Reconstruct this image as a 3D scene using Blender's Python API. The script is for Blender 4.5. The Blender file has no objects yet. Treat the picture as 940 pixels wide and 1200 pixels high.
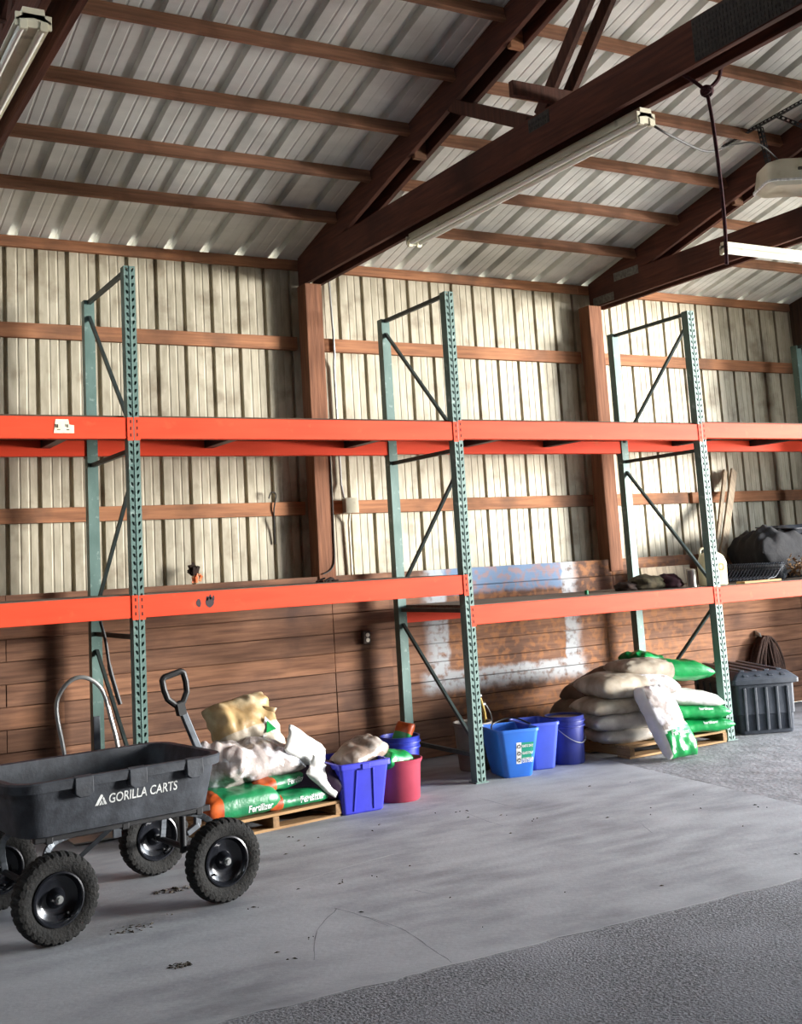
import bpy, bmesh, math, random
from mathutils import Vector, Matrix, noise
from mathutils.bvhtree import BVHTree

random.seed(7)
SC = bpy.context.scene
COL = SC.collection
PI = math.pi

# ------------------------------------------------------------------ materials
def lin(c):
    r = []
    for v in c:
        v = v / 255.0
        r.append(v / 12.92 if v <= 0.04045 else ((v + 0.055) / 1.055) ** 2.4)
    return (r[0], r[1], r[2], 1.0)

def mat(name, c, c2=None, scale=6, stretch=(1, 1, 1), rough=0.7, metal=0.0, bump=0.0, bscale=None,
        ramp=(0.35, 0.65), spec=0.35, coat=0.0, detail=5, c3=None, s3=1.2, ramp3=(0.5, 0.7), trans=0.0):
    m = bpy.data.materials.new(name)
    m.use_nodes = True
    nt = m.node_tree
    b = nt.nodes['Principled BSDF']
    b.inputs['Roughness'].default_value = rough
    b.inputs['Metallic'].default_value = metal
    b.inputs['Specular IOR Level'].default_value = spec
    b.inputs['Coat Weight'].default_value = coat
    b.inputs['Transmission Weight'].default_value = trans
    b.inputs['Base Color'].default_value = lin(c)
    tc = nt.nodes.new('ShaderNodeTexCoord')
    mp = nt.nodes.new('ShaderNodeMapping')
    mp.inputs['Scale'].default_value = stretch
    nt.links.new(tc.outputs['Object'], mp.inputs['Vector'])
    if c2 is not None:
        n = nt.nodes.new('ShaderNodeTexNoise')
        n.inputs['Scale'].default_value = scale
        n.inputs['Detail'].default_value = detail
        nt.links.new(mp.outputs[0], n.inputs['Vector'])
        cr = nt.nodes.new('ShaderNodeValToRGB')
        cr.color_ramp.elements[0].position = ramp[0]
        cr.color_ramp.elements[1].position = ramp[1]
        cr.color_ramp.elements[0].color = lin(c)
        cr.color_ramp.elements[1].color = lin(c2)
        nt.links.new(n.outputs[0], cr.inputs[0])
        out = cr.outputs[0]
        if c3 is not None:
            n3 = nt.nodes.new('ShaderNodeTexNoise')
            n3.inputs['Scale'].default_value = s3
            n3.inputs['Detail'].default_value = 6
            nt.links.new(tc.outputs['Object'], n3.inputs['Vector'])
            mr = nt.nodes.new('ShaderNodeMapRange')
            mr.inputs[1].default_value, mr.inputs[2].default_value = ramp3
            nt.links.new(n3.outputs[0], mr.inputs[0])
            mx = nt.nodes.new('ShaderNodeMix')
            mx.data_type = 'RGBA'
            nt.links.new(mr.outputs[0], mx.inputs[0])
            nt.links.new(out, mx.inputs[6])
            mx.inputs[7].default_value = lin(c3)
            out = mx.outputs[2]
        nt.links.new(out, b.inputs['Base Color'])
    if bump:
        nb = nt.nodes.new('ShaderNodeTexNoise')
        nb.inputs['Scale'].default_value = bscale or scale
        nb.inputs['Detail'].default_value = 5
        nt.links.new(mp.outputs[0], nb.inputs['Vector'])
        bp = nt.nodes.new('ShaderNodeBump')
        bp.inputs['Strength'].default_value = bump
        bp.inputs['Distance'].default_value = 0.02
        nt.links.new(nb.outputs[0], bp.inputs['Height'])
        nt.links.new(bp.outputs[0], b.inputs['Normal'])
    return m

def wood(name, c, c2, axis, rough=0.8, c3=None, s3=1.5):
    st = [14, 14, 14]
    st[axis] = 0.9
    return mat(name, c, c2, 3.0, tuple(st), rough, bump=0.25, c3=c3, s3=s3, ramp=(0.3, 0.7), spec=0.2)

M = {}
M['wall_metal'] = mat('wall_metal', (186, 178, 158), (160, 152, 132), 9, (2, 2, 0.5), 0.5, 0.1, c3=(132, 121, 102), s3=4.5, ramp3=(0.55, 0.75), detail=10)
M['roof_metal'] = mat('roof_metal', (224, 224, 219), (212, 213, 208), 2, (0.6, 4, 4), 0.45, 0.1, c3=(168, 168, 163), s3=1.5, ramp3=(0.5, 0.8))
M['girt'] = wood('girt_wood', (172, 120, 86), (132, 90, 66), 0, c3=(92, 68, 54), s3=1.6)
M['purlin'] = wood('purlin_wood', (150, 108, 84), (112, 80, 62), 0, c3=(92, 66, 52), s3=2.0)
M['post'] = wood('post_wood', (138, 94, 70), (104, 70, 53), 2)
M['truss'] = wood('truss_wood', (96, 58, 46), (70, 42, 35), 1, c3=(54, 34, 29), s3=1.3)
M['web'] = wood('web_wood', (88, 56, 45), (62, 40, 33), 2)
M['steel_plate'] = mat('galvanised_plate', (128, 126, 120), (98, 94, 90), 40, rough=0.5, metal=0.5)
M['dark_plate'] = mat('dark_grey_plate', (66, 60, 56), (50, 46, 44), 40, rough=0.6, metal=0.3)  # darker plate metal for the splice and web plates
M['dark_wall'] = wood('dark_wall_bounce_cut', (84, 66, 54), (60, 48, 42), 2)  # dark tone put on the other walls to cut bounced fill
M['green'] = mat('upright_green_paint', (98, 122, 116), (80, 104, 98), 9, (1, 1, 0.4), 0.5, 0.1, c3=(140, 158, 152), s3=18, ramp3=(0.6, 0.75))
M['brace'] = mat('brace_steel', (52, 62, 62), (66, 76, 74), 10, rough=0.5, metal=0.3)
M['orange'] = mat('beam_orange_paint', (224, 74, 46), (214, 66, 40), 4, (0.5, 4, 4), 0.6, 0.0, c3=(214, 86, 54), s3=9, ramp3=(0.62, 0.75), spec=0.15)
M['slot'] = mat('slot_dark', (70, 34, 26), rough=0.9)
M['deck'] = wood('deck_plywood', (128, 112, 98), (98, 86, 76), 0, c3=(74, 66, 60))
M['deck_dark'] = wood('deck_dark_board', (92, 72, 56), (66, 52, 44), 0)
M['galv'] = mat('galvanised_tube', (176, 178, 176), (150, 152, 152), 8, rough=0.35, metal=0.6)
M['white_enamel'] = mat('white_enamel', (226, 222, 200), (206, 200, 176), 3, rough=0.4, c3=(150, 140, 118), s3=9, ramp3=(0.62, 0.8))
M['tube_glass'] = mat('tube_white', (236, 236, 226), rough=0.25)
M['black_plastic'] = mat('black_plastic', (42, 45, 51), (60, 64, 71), 14, rough=0.62, bump=0.1, bscale=60, c3=(80, 84, 92), s3=5, ramp3=(0.6, 0.85))
M['black_metal'] = mat('black_steel', (34, 35, 38), (46, 46, 48), 10, rough=0.45, metal=0.2)
M['grey_metal'] = mat('grey_worn_bar', (96, 102, 108), (76, 80, 86), 14, rough=0.5, metal=0.4)
M['rubber'] = mat('tyre_rubber', (27, 27, 27), (38, 37, 36), 30, rough=0.9, bump=0.4, bscale=80, c3=(50, 48, 45), s3=14, ramp3=(0.6, 0.85))
M['rim'] = mat('rim_black', (26, 28, 34), (36, 38, 44), 12, rough=0.25, metal=0.3, coat=0.4)
M['letter_white'] = mat('letter_white', (226, 228, 226), (176, 178, 178), 50, rough=0.7)
M['black_grip'] = mat('black_grip', (26, 26, 27), rough=0.5)
M['paper'] = mat('paper_white', (232, 222, 196), (214, 204, 180), 20, rough=0.9)
M['ink'] = mat('ink_dark', (60, 56, 48), rough=0.9)
M['scuff'] = mat('scuff_dark', (66, 56, 58), rough=0.9)
M['pallet'] = wood('pallet_wood', (170, 136, 96), (134, 104, 74), 0)
M['pallet_y'] = wood('pallet_wood_cross', (150, 118, 84), (112, 88, 64), 1)
M['bag_green'] = mat('bag_green_film', (22, 146, 74), (14, 118, 60), 7, rough=0.28, bump=0.5, bscale=10, spec=0.6)
M['bag_green_dark'] = mat('bag_dark_green_film', (20, 104, 66), (26, 124, 74), 7, rough=0.35, bump=0.4, bscale=12, spec=0.5)
M['bag_orange'] = mat('bag_orange_print', (196, 92, 36), (150, 62, 30), 16, rough=0.4)
M['bag_white'] = mat('bag_white_film', (226, 224, 218), (196, 196, 194), 6, rough=0.32, bump=0.6, bscale=9, spec=0.6)
M['bag_clear'] = mat('bag_cloudy_film', (186, 176, 172), (126, 114, 108), 6, rough=0.22, bump=0.9, bscale=9, spec=0.7, c3=(232, 230, 236), s3=7, ramp3=(0.5, 0.62))
M['bag_tan'] = mat('bag_tan_seed', (176, 148, 104), (140, 112, 74), 7, rough=0.45, bump=0.5, bscale=9, c3=(206, 190, 156), s3=4)
M['bag_beige'] = mat('bag_beige_woven', (180, 168, 150), (148, 134, 116), 8, rough=0.55, bump=0.4, bscale=12, c3=(206, 196, 180), s3=5)
M['bag_grey'] = mat('bag_grey_film', (198, 192, 182), (166, 158, 150), 8, rough=0.35, bump=0.5, bscale=10)
M['bag_purple'] = mat('bag_purple_film', (52, 34, 58), (36, 24, 40), 8, rough=0.4, bump=0.5)
M['label_blue'] = mat('label_blue_white', (206, 214, 232), (176, 190, 216), 8, rough=0.4)
M['brown_sheet'] = mat('brown_sheet', (120, 98, 80), (90, 72, 60), 6, rough=0.7, bump=0.3)
M['tote_blue'] = mat('tote_blue_plastic', (52, 56, 190), (46, 50, 168), 5, rough=0.42, spec=0.5)
M['bin_blue'] = mat('bin_blue_plastic', (46, 112, 206), (42, 100, 190), 5, rough=0.42, spec=0.5)
M['bin_blue_b'] = mat('bin_violet_blue_plastic', (58, 80, 186), (52, 72, 168), 5, rough=0.45, spec=0.5)
M['bucket_navy'] = mat('bucket_navy_plastic', (42, 52, 132), (36, 44, 112), 5, rough=0.4, spec=0.5)
M['bucket_blue'] = mat('bucket_blue_plastic', (40, 56, 170), (34, 46, 140), 5, rough=0.4, spec=0.5)
M['bucket_red'] = mat('bucket_red_plastic', (164, 60, 80), (150, 52, 70), 5, rough=0.42, spec=0.5)
M['grey_plastic'] = mat('grey_plastic', (120, 112, 104), (98, 92, 86), 5, rough=0.6)
M['sticker_green'] = mat('sticker_green', (22, 132, 108), rough=0.5)
M['tote_black'] = mat('trunk_black_plastic', (50, 55, 64), (62, 67, 76), 12, rough=0.5, bump=0.08, bscale=70, spec=0.45)
M['yellow'] = mat('yellow_plastic', (202, 172, 84), (170, 140, 66), 14, rough=0.5)
M['jug'] = mat('jug_cream_plastic', (222, 212, 174), (202, 190, 150), 4, rough=0.4, c3=(234, 230, 212), s3=3)
M['jug_label'] = mat('jug_orange_mark', (214, 160, 110), rough=0.6)
M['tin'] = mat('tin_metal', (190, 190, 186), (160, 160, 158), 8, rough=0.3, metal=0.7)
M['old_board'] = wood('old_grey_board', (164, 148, 126), (128, 114, 98), 2)
M['tarp'] = mat('tarp_grey', (33, 33, 36), (42, 41, 42), 4, rough=0.9, bump=0.7, bscale=7)
M['mesh_black'] = mat('mesh_black', (34, 35, 38), (52, 53, 56), 20, rough=0.6)
M['maroon'] = mat('cloth_maroon', (70, 34, 44), (44, 26, 34), 14, rough=0.9, bump=0.6)
M['olive'] = mat('cloth_olive', (88, 78, 58), (50, 46, 38), 12, rough=0.9, bump=0.6, c3=(120, 112, 84), s3=9)
M['husk'] = mat('husk_brown', (150, 116, 78), (104, 76, 48), 20, rough=0.9)
M['husk_white'] = mat('husk_white', (222, 212, 196), (190, 176, 154), 20, rough=0.8)
M['rope_red'] = mat('rope_maroon', (74, 34, 40), (48, 26, 30), 60, rough=0.9)
M['rope_brown'] = mat('rope_brown', (70, 50, 42), (50, 36, 32), 60, rough=0.95)
M['cable'] = mat('cable_dark', (50, 48, 46), rough=0.6)
M['opener'] = mat('opener_cream', (206, 202, 184), (186, 182, 162), 4, rough=0.45, c3=(150, 142, 116), s3=5, ramp3=(0.55, 0.75))
M['orange_scrap'] = mat('scrap_orange', (226, 110, 58), (240, 170, 120), 30, rough=0.5)
M['soot'] = mat('soot_brown', (52, 36, 28), (36, 26, 22), 20, rough=0.9)
M['receptacle'] = mat('receptacle_ivory', (232, 222, 204), rough=0.4)
M['faceplate'] = mat('faceplate_brown', (74, 62, 56), rough=0.5, metal=0.3)
M['ground'] = mat('ground_outside', (170, 164, 152), (150, 144, 132), 2, rough=0.95)
M['litter'] = mat('litter_dark', (64, 60, 56), (90, 82, 72), 30, rough=0.95)
M['green_cap'] = mat('cap_green', (22, 112, 70), rough=0.5)
M['seam_dark'] = mat('seam_dark_filler', (60, 58, 56), rough=1.0)  # dark base under the slabs, seen through the joint

# concrete and gravel
M['concrete'] = mat('floor_concrete', (160, 162, 167), (130, 132, 137), 4.5, (0.55, 1.5, 1), 0.75, bump=0.12, bscale=50, c3=(170, 172, 177), s3=1.1, ramp3=(0.42, 0.72), detail=12)
M['concrete_old'] = mat('floor_old_concrete', (146, 146, 150), (122, 122, 126), 5, (1, 1, 1), 0.85, bump=0.35, bscale=30, c3=(112, 110, 112), s3=3.5, ramp3=(0.55, 0.75), detail=9)
M['gravel'] = mat('floor_rough_asphalt', (88, 88, 92), (144, 145, 150), 70, (1, 1, 1), 0.95, bump=0.7, bscale=95, c3=(140, 141, 147), s3=1.8, ramp3=(0.45, 0.8), detail=8)

# boards of the lower wall: brown planks with an old sprayed frame of white and blue paint on them
def boards_mat():
    m = wood('wall_boards', (156, 116, 90), (110, 79, 62), 0, c3=(92, 70, 60), s3=1.7)
    nt = m.node_tree
    b = nt.nodes['Principled BSDF']
    base = b.inputs['Base Color'].links[0].from_socket
    geo = nt.nodes.new('ShaderNodeTexCoord')
    sep = nt.nodes.new('ShaderNodeSeparateXYZ')
    nz = nt.nodes.new('ShaderNodeTexNoise')
    nz.inputs['Scale'].default_value = 9
    nz.inputs['Detail'].default_value = 6
    nt.links.new(geo.outputs['Object'], nz.inputs['Vector'])
    ad = nt.nodes.new('ShaderNodeVectorMath')
    ad.operation = 'MULTIPLY_ADD'
    nt.links.new(nz.outputs[1], ad.inputs[0])
    ad.inputs[1].default_value = (0.07, 0.07, 0.07)
    nt.links.new(geo.outputs['Object'], ad.inputs[2])
    nt.links.new(ad.outputs[0], sep.inputs[0])
    D = 0.035
    def mathn(op, a, bb):
        n = nt.nodes.new('ShaderNodeMath')
        n.operation = op
        for i, v in enumerate((a, bb)):
            if isinstance(v, (int, float)):
                n.inputs[i].default_value = v
            else:
                nt.links.new(v, n.inputs[i])
        return n.outputs[0]
    def step(sock, lo, hi):
        n = nt.nodes.new('ShaderNodeMapRange')
        n.interpolation_type = 'SMOOTHSTEP'
        n.inputs[1].default_value, n.inputs[2].default_value = lo + D, hi + D
        nt.links.new(sock, n.inputs[0])
        return n.outputs[0]
    x, z = sep.outputs[0], sep.outputs[2]
    def band(sock, a, b_, sa, sb):
        return mathn('MULTIPLY', step(sock, a - sa, a + sa), mathn('SUBTRACT', 1.0, step(sock, b_ - sb, b_ + sb)))
    left = mathn('MULTIPLY', band(x, 0.36, 0.56, 0.07, 0.02), step(z, 0.50, 0.62))
    right = mathn('MULTIPLY', band(x, 1.81, 1.97, 0.012, 0.06), step(z, 0.50, 0.62))
    bot = mathn('MULTIPLY', band(z, 0.53, 0.685, 0.05, 0.02), band(x, 0.30, 2.0, 0.06, 0.08))
    allw = mathn('MAXIMUM', mathn('MAXIMUM', left, right), bot)
    blot = nt.nodes.new('ShaderNodeTexNoise')
    blot.inputs['Scale'].default_value = 16
    blot.inputs['Detail'].default_value = 7
    nt.links.new(geo.outputs['Object'], blot.inputs['Vector'])
    wear = nt.nodes.new('ShaderNodeMapRange')
    wear.inputs[1].default_value, wear.inputs[2].default_value = 0.3, 0.5
    nt.links.new(blot.outputs[0], wear.inputs[0])
    allw = mathn('MULTIPLY', mathn('MULTIPLY', allw, wear.outputs[0]), 0.82)
    blue = mathn('MULTIPLY', mathn('MULTIPLY', band(x, 0.42, 1.82, 0.05, 0.012), step(z, 1.30, 1.35)), 0.85)
    def mix(fac, a, col):
        n = nt.nodes.new('ShaderNodeMix')
        n.data_type = 'RGBA'
        nt.links.new(fac, n.inputs[0])
        nt.links.new(a, n.inputs[6])
        n.inputs[7].default_value = lin(col)
        return n.outputs[2]
    snap = nt.nodes.new('ShaderNodeVectorMath')
    snap.operation = 'SNAP'
    snap.inputs[1].default_value = (2.7, 10.0, 0.1545)
    nt.links.new(geo.outputs['Object'], snap.inputs[0])
    wn = nt.nodes.new('ShaderNodeTexWhiteNoise')
    nt.links.new(snap.outputs[0], wn.inputs[0])
    tint = nt.nodes.new('ShaderNodeMix')
    tint.data_type = 'RGBA'; tint.blend_type = 'MULTIPLY'
    tint.inputs[0].default_value = 1.0
    gr = nt.nodes.new('ShaderNodeValToRGB')
    gr.color_ramp.elements[0].color = (0.62, 0.62, 0.66, 1)
    gr.color_ramp.elements[1].color = (1.08, 1.02, 0.98, 1)
    nt.links.new(wn.outputs[0], gr.inputs[0])
    nt.links.new(base, tint.inputs[6]); nt.links.new(gr.outputs[0], tint.inputs[7])
    base = tint.outputs[2]
    c = mix(blue, base, (112, 140, 172))
    # blotchy ochre patches on the right-hand boards
    och = mathn('MULTIPLY', mathn('MULTIPLY', step(blot.outputs[0], 0.42, 0.6), band(x, 0.55, 3.4, 0.05, 0.8)), 0.45)
    c = mix(och, c, (176, 118, 72))
    c = mix(allw, c, (176, 183, 188))
    nt.links.new(c, b.inputs['Base Color'])
    return m
M['boards'] = boards_mat()

# ------------------------------------------------------------------ mesh helpers
class MB:
    def __init__(s):
        s.v, s.f, s.m = [], [], []
    def face(s, idx, mi=0):
        s.f.append(tuple(idx)); s.m.append(mi)
    def add(s, vs, fs, mi=0):
        o = len(s.v)
        s.v += [Vector(p) for p in vs]
        for f in fs:
            s.f.append(tuple(o + i for i in f)); s.m.append(mi)
        return s
    def box(s, a, b, mi=0):
        x0, y0, z0 = a; x1, y1, z1 = b
        return s.add([(x0, y0, z0), (x1, y0, z0), (x1, y1, z0), (x0, y1, z0), (x0, y0, z1), (x1, y0, z1), (x1, y1, z1), (x0, y1, z1)],
                     [(0, 3, 2, 1), (4, 5, 6, 7), (0, 1, 5, 4), (1, 2, 6, 5), (2, 3, 7, 6), (3, 0, 4, 7)], mi)
    def bar(s, p, q, w, h, up=(0, 0, 1), mi=0):
        p, q = Vector(p), Vector(q)
        d = (q - p).normalized()
        u = Vector(up)
        a = d.cross(u)
        if a.length < 1e-5:
            a = d.cross(Vector((1, 0, 0)))
        a.normalize(); u = a.cross(d)
        vs = []
        for c in (p, q):
            for i, j in ((-1, -1), (1, -1), (1, 1), (-1, 1)):
                vs.append(c + a * (i * w / 2) + u * (j * h / 2))
        return s.add(vs, [(0, 3, 2, 1), (4, 5, 6, 7), (0, 1, 5, 4), (1, 2, 6, 5), (2, 3, 7, 6), (3, 0, 4, 7)], mi)
    def tube(s, pts, r, n=8, mi=0, closed=False):
        pts = [Vector(p) for p in pts]
        rr = r if isinstance(r, (list, tuple)) else [r] * len(pts)
        o = len(s.v); N = len(pts); prev = None
        for i, p in enumerate(pts):
            if closed:
                d = pts[(i + 1) % N] - pts[i - 1]
            else:
                d = pts[min(i + 1, N - 1)] - pts[max(i - 1, 0)]
            d.normalize()
            if prev is None:
                a = d.cross(Vector((0, 0, 1)))
                if a.length < 1e-3:
                    a = d.cross(Vector((0, 1, 0)))
            else:
                a = prev - d * prev.dot(d)
            a.normalize(); prev = a
            b = d.cross(a)
            for k in range(n):
                t = 2 * PI * k / n
                s.v.append(p + a * (math.cos(t) * rr[i]) + b * (math.sin(t) * rr[i]))
        for i in range(N if closed else N - 1):
            j = (i + 1) % N
            for k in range(n):
                l = (k + 1) % n
                s.face((o + i * n + k, o + j * n + k, o + j * n + l, o + i * n + l), mi)
        if not closed:
            s.face([o + k for k in range(n)], mi)
            s.face([o + (N - 1) * n + k for k in range(n)][::-1], mi)
        return s
    def lathe(s, prof, n=32, axis='z', c=(0, 0, 0), mi=0, sx=1.0, sy=1.0, caps=True):
        o = len(s.v); c = Vector(c)
        for r, h in prof:
            for k in range(n):
                t = 2 * PI * k / n
                x, y = r * math.cos(t) * sx, r * math.sin(t) * sy
                p = {'z': (x, y, h), 'y': (x, h, y), 'x': (h, x, y)}[axis]
                s.v.append(c + Vector(p))
        for i in range(len(prof) - 1):
            for k in range(n):
                l = (k + 1) % n
                s.face((o + i * n + k, o + i * n + l, o + (i + 1) * n + l, o + (i + 1) * n + k), mi)
        for i in (0, len(prof) - 1):
            if caps and prof[i][0] > 1e-6:
                s.face([o + i * n + k for k in range(n)], mi)
        return s
    def loft(s, rings, mi=0, cap0=False, cap1=False):
        o = len(s.v); n = len(rings[0])
        for r in rings:
            s.v += [Vector(p) for p in r]
        for i in range(len(rings) - 1):
            for k in range(n):
                l = (k + 1) % n
                s.face((o + i * n + k, o + i * n + l, o + (i + 1) * n + l, o + (i + 1) * n + k), mi)
        if cap0:
            s.face([o + k for k in range(n)][::-1], mi)
        if cap1:
            s.face([o + (len(rings) - 1) * n + k for k in range(n)], mi)
        return s
    def xf(s, mtx, start=0):
        for i in range(start, len(s.v)):
            s.v[i] = mtx @ s.v[i]
        return s
    def build(s, name, mats, parent=None, bevel=0, smooth=False, loc=None, rot=None, angle=35):
        me = bpy.data.meshes.new(name)
        me.from_pydata([tuple(p) for p in s.v], [], s.f)
        if not isinstance(mats, (list, tuple)):
            mats = [mats]
        for m in mats:
            me.materials.append(m)
        for p, mi in zip(me.polygons, s.m):
            p.material_index = mi
        bm = bmesh.new(); bm.from_mesh(me)
        bmesh.ops.remove_doubles(bm, verts=bm.verts, dist=1e-6)
        bmesh.ops.recalc_face_normals(bm, faces=bm.faces)
        bm.to_mesh(me); bm.free()
        if smooth:
            for p in me.polygons:
                p.use_smooth = True
            me.set_sharp_from_angle(angle=math.radians(angle))
        o = bpy.data.objects.new(name, me)
        COL.objects.link(o)
        if parent:
            o.parent = parent
        if loc:
            o.location = loc
        if rot:
            o.rotation_euler = rot
        if bevel:
            md = o.modifiers.new('bevel', 'BEVEL')
            md.width = bevel; md.segments = 2; md.limit_method = 'ANGLE'
            md.angle_limit = math.radians(40); md.harden_normals = False
        return o

def tag(o, label, cat, group=None, kind=None):
    o['label'] = label; o['category'] = cat
    if group: o['group'] = group
    if kind: o['kind'] = kind
    return o

def struct(o):
    o['kind'] = 'structure'
    return o

def thing(name, label, cat, loc=(0, 0, 0), rz=0.0, group=None):
    o = bpy.data.objects.new(name, None)
    o.empty_display_size = 0.1
    COL.objects.link(o)
    o.location = loc; o.rotation_euler = (0, 0, rz)
    return tag(o, label, cat, group)

def rrect(x0, x1, y0, y1, r, z, n=5):
    pts = []
    for cx, cy, a in ((x1 - r, y1 - r, 0), (x0 + r, y1 - r, 90), (x0 + r, y0 + r, 180), (x1 - r, y0 + r, 270)):
        for k in range(n + 1):
            t = math.radians(a + 90 * k / n)
            pts.append((cx + r * math.cos(t), cy + r * math.sin(t), z))
    return pts

def smooth_path(pts, n=6):
    P = [Vector(p) for p in pts]
    out = []
    for i in range(len(P) - 1):
        p0, p1, p2, p3 = P[max(i - 1, 0)], P[i], P[i + 1], P[min(i + 2, len(P) - 1)]
        for k in range(n):
            t = k / n
            out.append(0.5 * ((2 * p1) + (p2 - p0) * t + (2 * p0 - 5 * p1 + 4 * p2 - p3) * t * t + (3 * p1 - p0 - 3 * p2 + p3) * t ** 3))
    out.append(P[-1])
    return out

def text_geo(body, size, bold=0.0, extrude=0.0):
    cu = bpy.data.curves.new('txt', 'FONT')
    cu.body = body; cu.size = size; cu.offset = bold; cu.extrude = extrude
    cu.align_x = 'CENTER'; cu.align_y = 'CENTER'
    cu.resolution_u = 3
    ob = bpy.data.objects.new('txt', cu)
    COL.objects.link(ob)
    dg = bpy.context.evaluated_depsgraph_get()
    me = bpy.data.meshes.new_from_object(ob.evaluated_get(dg))
    vs = [v.co.copy() for v in me.vertices]
    fs = [tuple(p.vertices) for p in me.polygons]
    COL.objects.unlink(ob)
    bpy.data.objects.remove(ob); bpy.data.meshes.remove(me)
    return vs, fs

def print_on(target, parent, name, geo, origin, ux, uy, m, off=0.003):
    """wrap flat artwork onto the surface of a mesh (coordinates of that mesh's own space)"""
    vs, fs = geo
    bvh = BVHTree.FromPolygons([v.co for v in target.data.vertices], [tuple(p.vertices) for p in target.data.polygons])
    ux, uy = Vector(ux).normalized(), Vector(uy).normalized()
    nrm = ux.cross(uy).normalized()
    mb = MB(); out = []
    for v in vs:
        p = Vector(origin) + ux * v.x + uy * v.y
        hit = bvh.ray_cast(p + nrm * 0.6, -nrm, 1.4)
        out.append((hit[0] if hit[0] is not None else p) + nrm * off)
    mb.add(out, fs)
    return mb.build(name, m, parent)

def grid_rect(x0, y0, x1, y1, nx=6, ny=6):
    vs, fs = [], []
    for j in range(ny + 1):
        for i in range(nx + 1):
            vs.append(Vector((x0 + (x1 - x0) * i / nx, y0 + (y1 - y0) * j / ny, 0)))
    for j in range(ny):
        for i in range(nx):
            a = j * (nx + 1) + i
            fs.append((a, a + 1, a + nx + 2, a + nx + 1))
    return vs, fs

# ------------------------------------------------------------------ camera (from the photo's vanishing points)
cam_d = bpy.data.cameras.new('camera')
cam = bpy.data.objects.new('camera', cam_d)
COL.objects.link(cam)
r_ = Vector((0.87473755, -0.48128706, -0.05654192))
u_ = Vector((-0.01733939, -0.14768878, 0.98888188))
f_ = Vector((0.48428665, 0.86403171, 0.13753415))
mw = Matrix.Identity(4)
for i in range(3):
    mw[i][0], mw[i][1], mw[i][2] = r_[i], u_[i], -f_[i]
mw[0][3], mw[1][3], mw[2][3] = -4.76443593, -7.16927851, 1.58733213
cam.matrix_world = mw
cam_d.sensor_width = 36
cam_d.lens = 1338.82 / 1200 * 36
cam_d.shift_x = (470 - 434.356) / 1200
cam_d.shift_y = (479.461 - 600) / 1200
cam_d.clip_end = 200
SC.camera = cam

# ------------------------------------------------------------------ the shell
SL = 0.25                                    # roof pitch
RIDGE = -3.2
YF = -7.8
XL, XR = -8.2, 5.42
def roof_z(y):                               # underside of the roof sheet
    return 4.222 + SL * (1.36 - y) if y > RIDGE else 4.222 + SL * (1.36 - (2 * RIDGE - y))

def rib_profile(P, base, top, h, minor, mh):
    """one pitch of ribbed sheet, s along the sheet, t its outward depth"""
    p = [(0, 0), ((base - top) / 2, h), ((base + top) / 2, h), (base, 0)]
    rest = P - base
    for c in (base + rest * 0.36, base + rest * 0.70):
        p += [(c - minor, 0), (c - minor * 0.45, mh), (c + minor * 0.45, mh), (c + minor, 0)]
    return p

def sheet(x0, x1, prof, P):
    out = []
    x = x0
    while x < x1:
        for s, t in prof:
            if x + s <= x1:
                out.append((x + s, t))
        x += P
    out.append((x1, 0))
    return out

WX0, RX0 = -8.2145, -8.204
# back wall sheet
mb = MB()
PWALL = 0.2345
pr = sheet(WX0, XR, rib_profile(PWALL, 0.034, 0.030, 0.036, 0.009, 0.003), PWALL)
YM = 1.388
n = len(pr)
for z in (0.0, 4.212):
    for x, t in pr:
        mb.v.append(Vector((x, YM + t, z)))
for i in range(n - 1):
    mb.face((i, i + 1, n + i + 1, n + i))
struct(mb.build('wall_back', M['wall_metal']))

# board lining below
mb = MB()
random.seed(3)
bh = 0.1545
joints = {0: -0.532}
for k in range(10):
    z0, z1 = k * bh + 0.003, (k + 1) * bh - 0.003
    cuts = [XL, -6.1, -3.35, -0.532, 2.42 if k > 6 else 2.30, 4.9, XR - 0.01]
    if k % 2:
        cuts[1], cuts[2], cuts[5] = -5.3, -3.1, 4.4
    for a, b in zip(cuts[:-1], cuts[1:]):
        dy = random.uniform(-0.004, 0.004)
        mb.box((a + 0.002, 1.2 + dy, z0), (b - 0.002, 1.24, z1))
mb.box((XL, 1.236, 0), (XR - 0.01, 1.245, 1.54))
mb.box((XL, 1.245, 1.38), (XR - 0.01, 1.384, 1.43))
o = struct(mb.build('wall_back_boards', M['boards'], bevel=0.003))
# ceiling sheets, both slopes
PROOF = 0.305
pr = sheet(RX0, XR + 0.1, rib_profile(PROOF, 0.078, 0.068, 0.058, 0.010, 0.003), PROOF)
n = len(pr)
mb = MB()
ca, sa = math.cos(math.atan(SL)), math.sin(math.atan(SL))
for y, sgn in ((1.55, 1), (RIDGE, 1), (RIDGE, -1), (2 * RIDGE - 1.55, -1)):
    for x, t in pr:
        z = roof_z(y)
        mb.v.append(Vector((x, y + t * sa * sgn, z + t * ca)))
for k in (0, 2):
    for i in range(n - 1):
        mb.face((k * n + i, k * n + i + 1, (k + 1) * n + i + 1, (k + 1) * n + i))
struct(mb.build('ceiling', M['roof_metal']))
mb = MB()
zt = roof_z(RIDGE + 0.25) + 0.05
mb.add([(XL, RIDGE + 0.25, zt), (XR + 0.1, RIDGE + 0.25, zt), (XR + 0.1, RIDGE, zt + 0.065), (XL, RIDGE, zt + 0.065), (XL, RIDGE - 0.25, zt), (XR + 0.1, RIDGE - 0.25, zt)], [(0, 1, 2, 3), (3, 2, 5, 4)])
struct(mb.build('ceiling_sun_leak_cap', M['roof_metal']))  # unseen piece added to stop sun leaking through the ridge ribs
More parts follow.
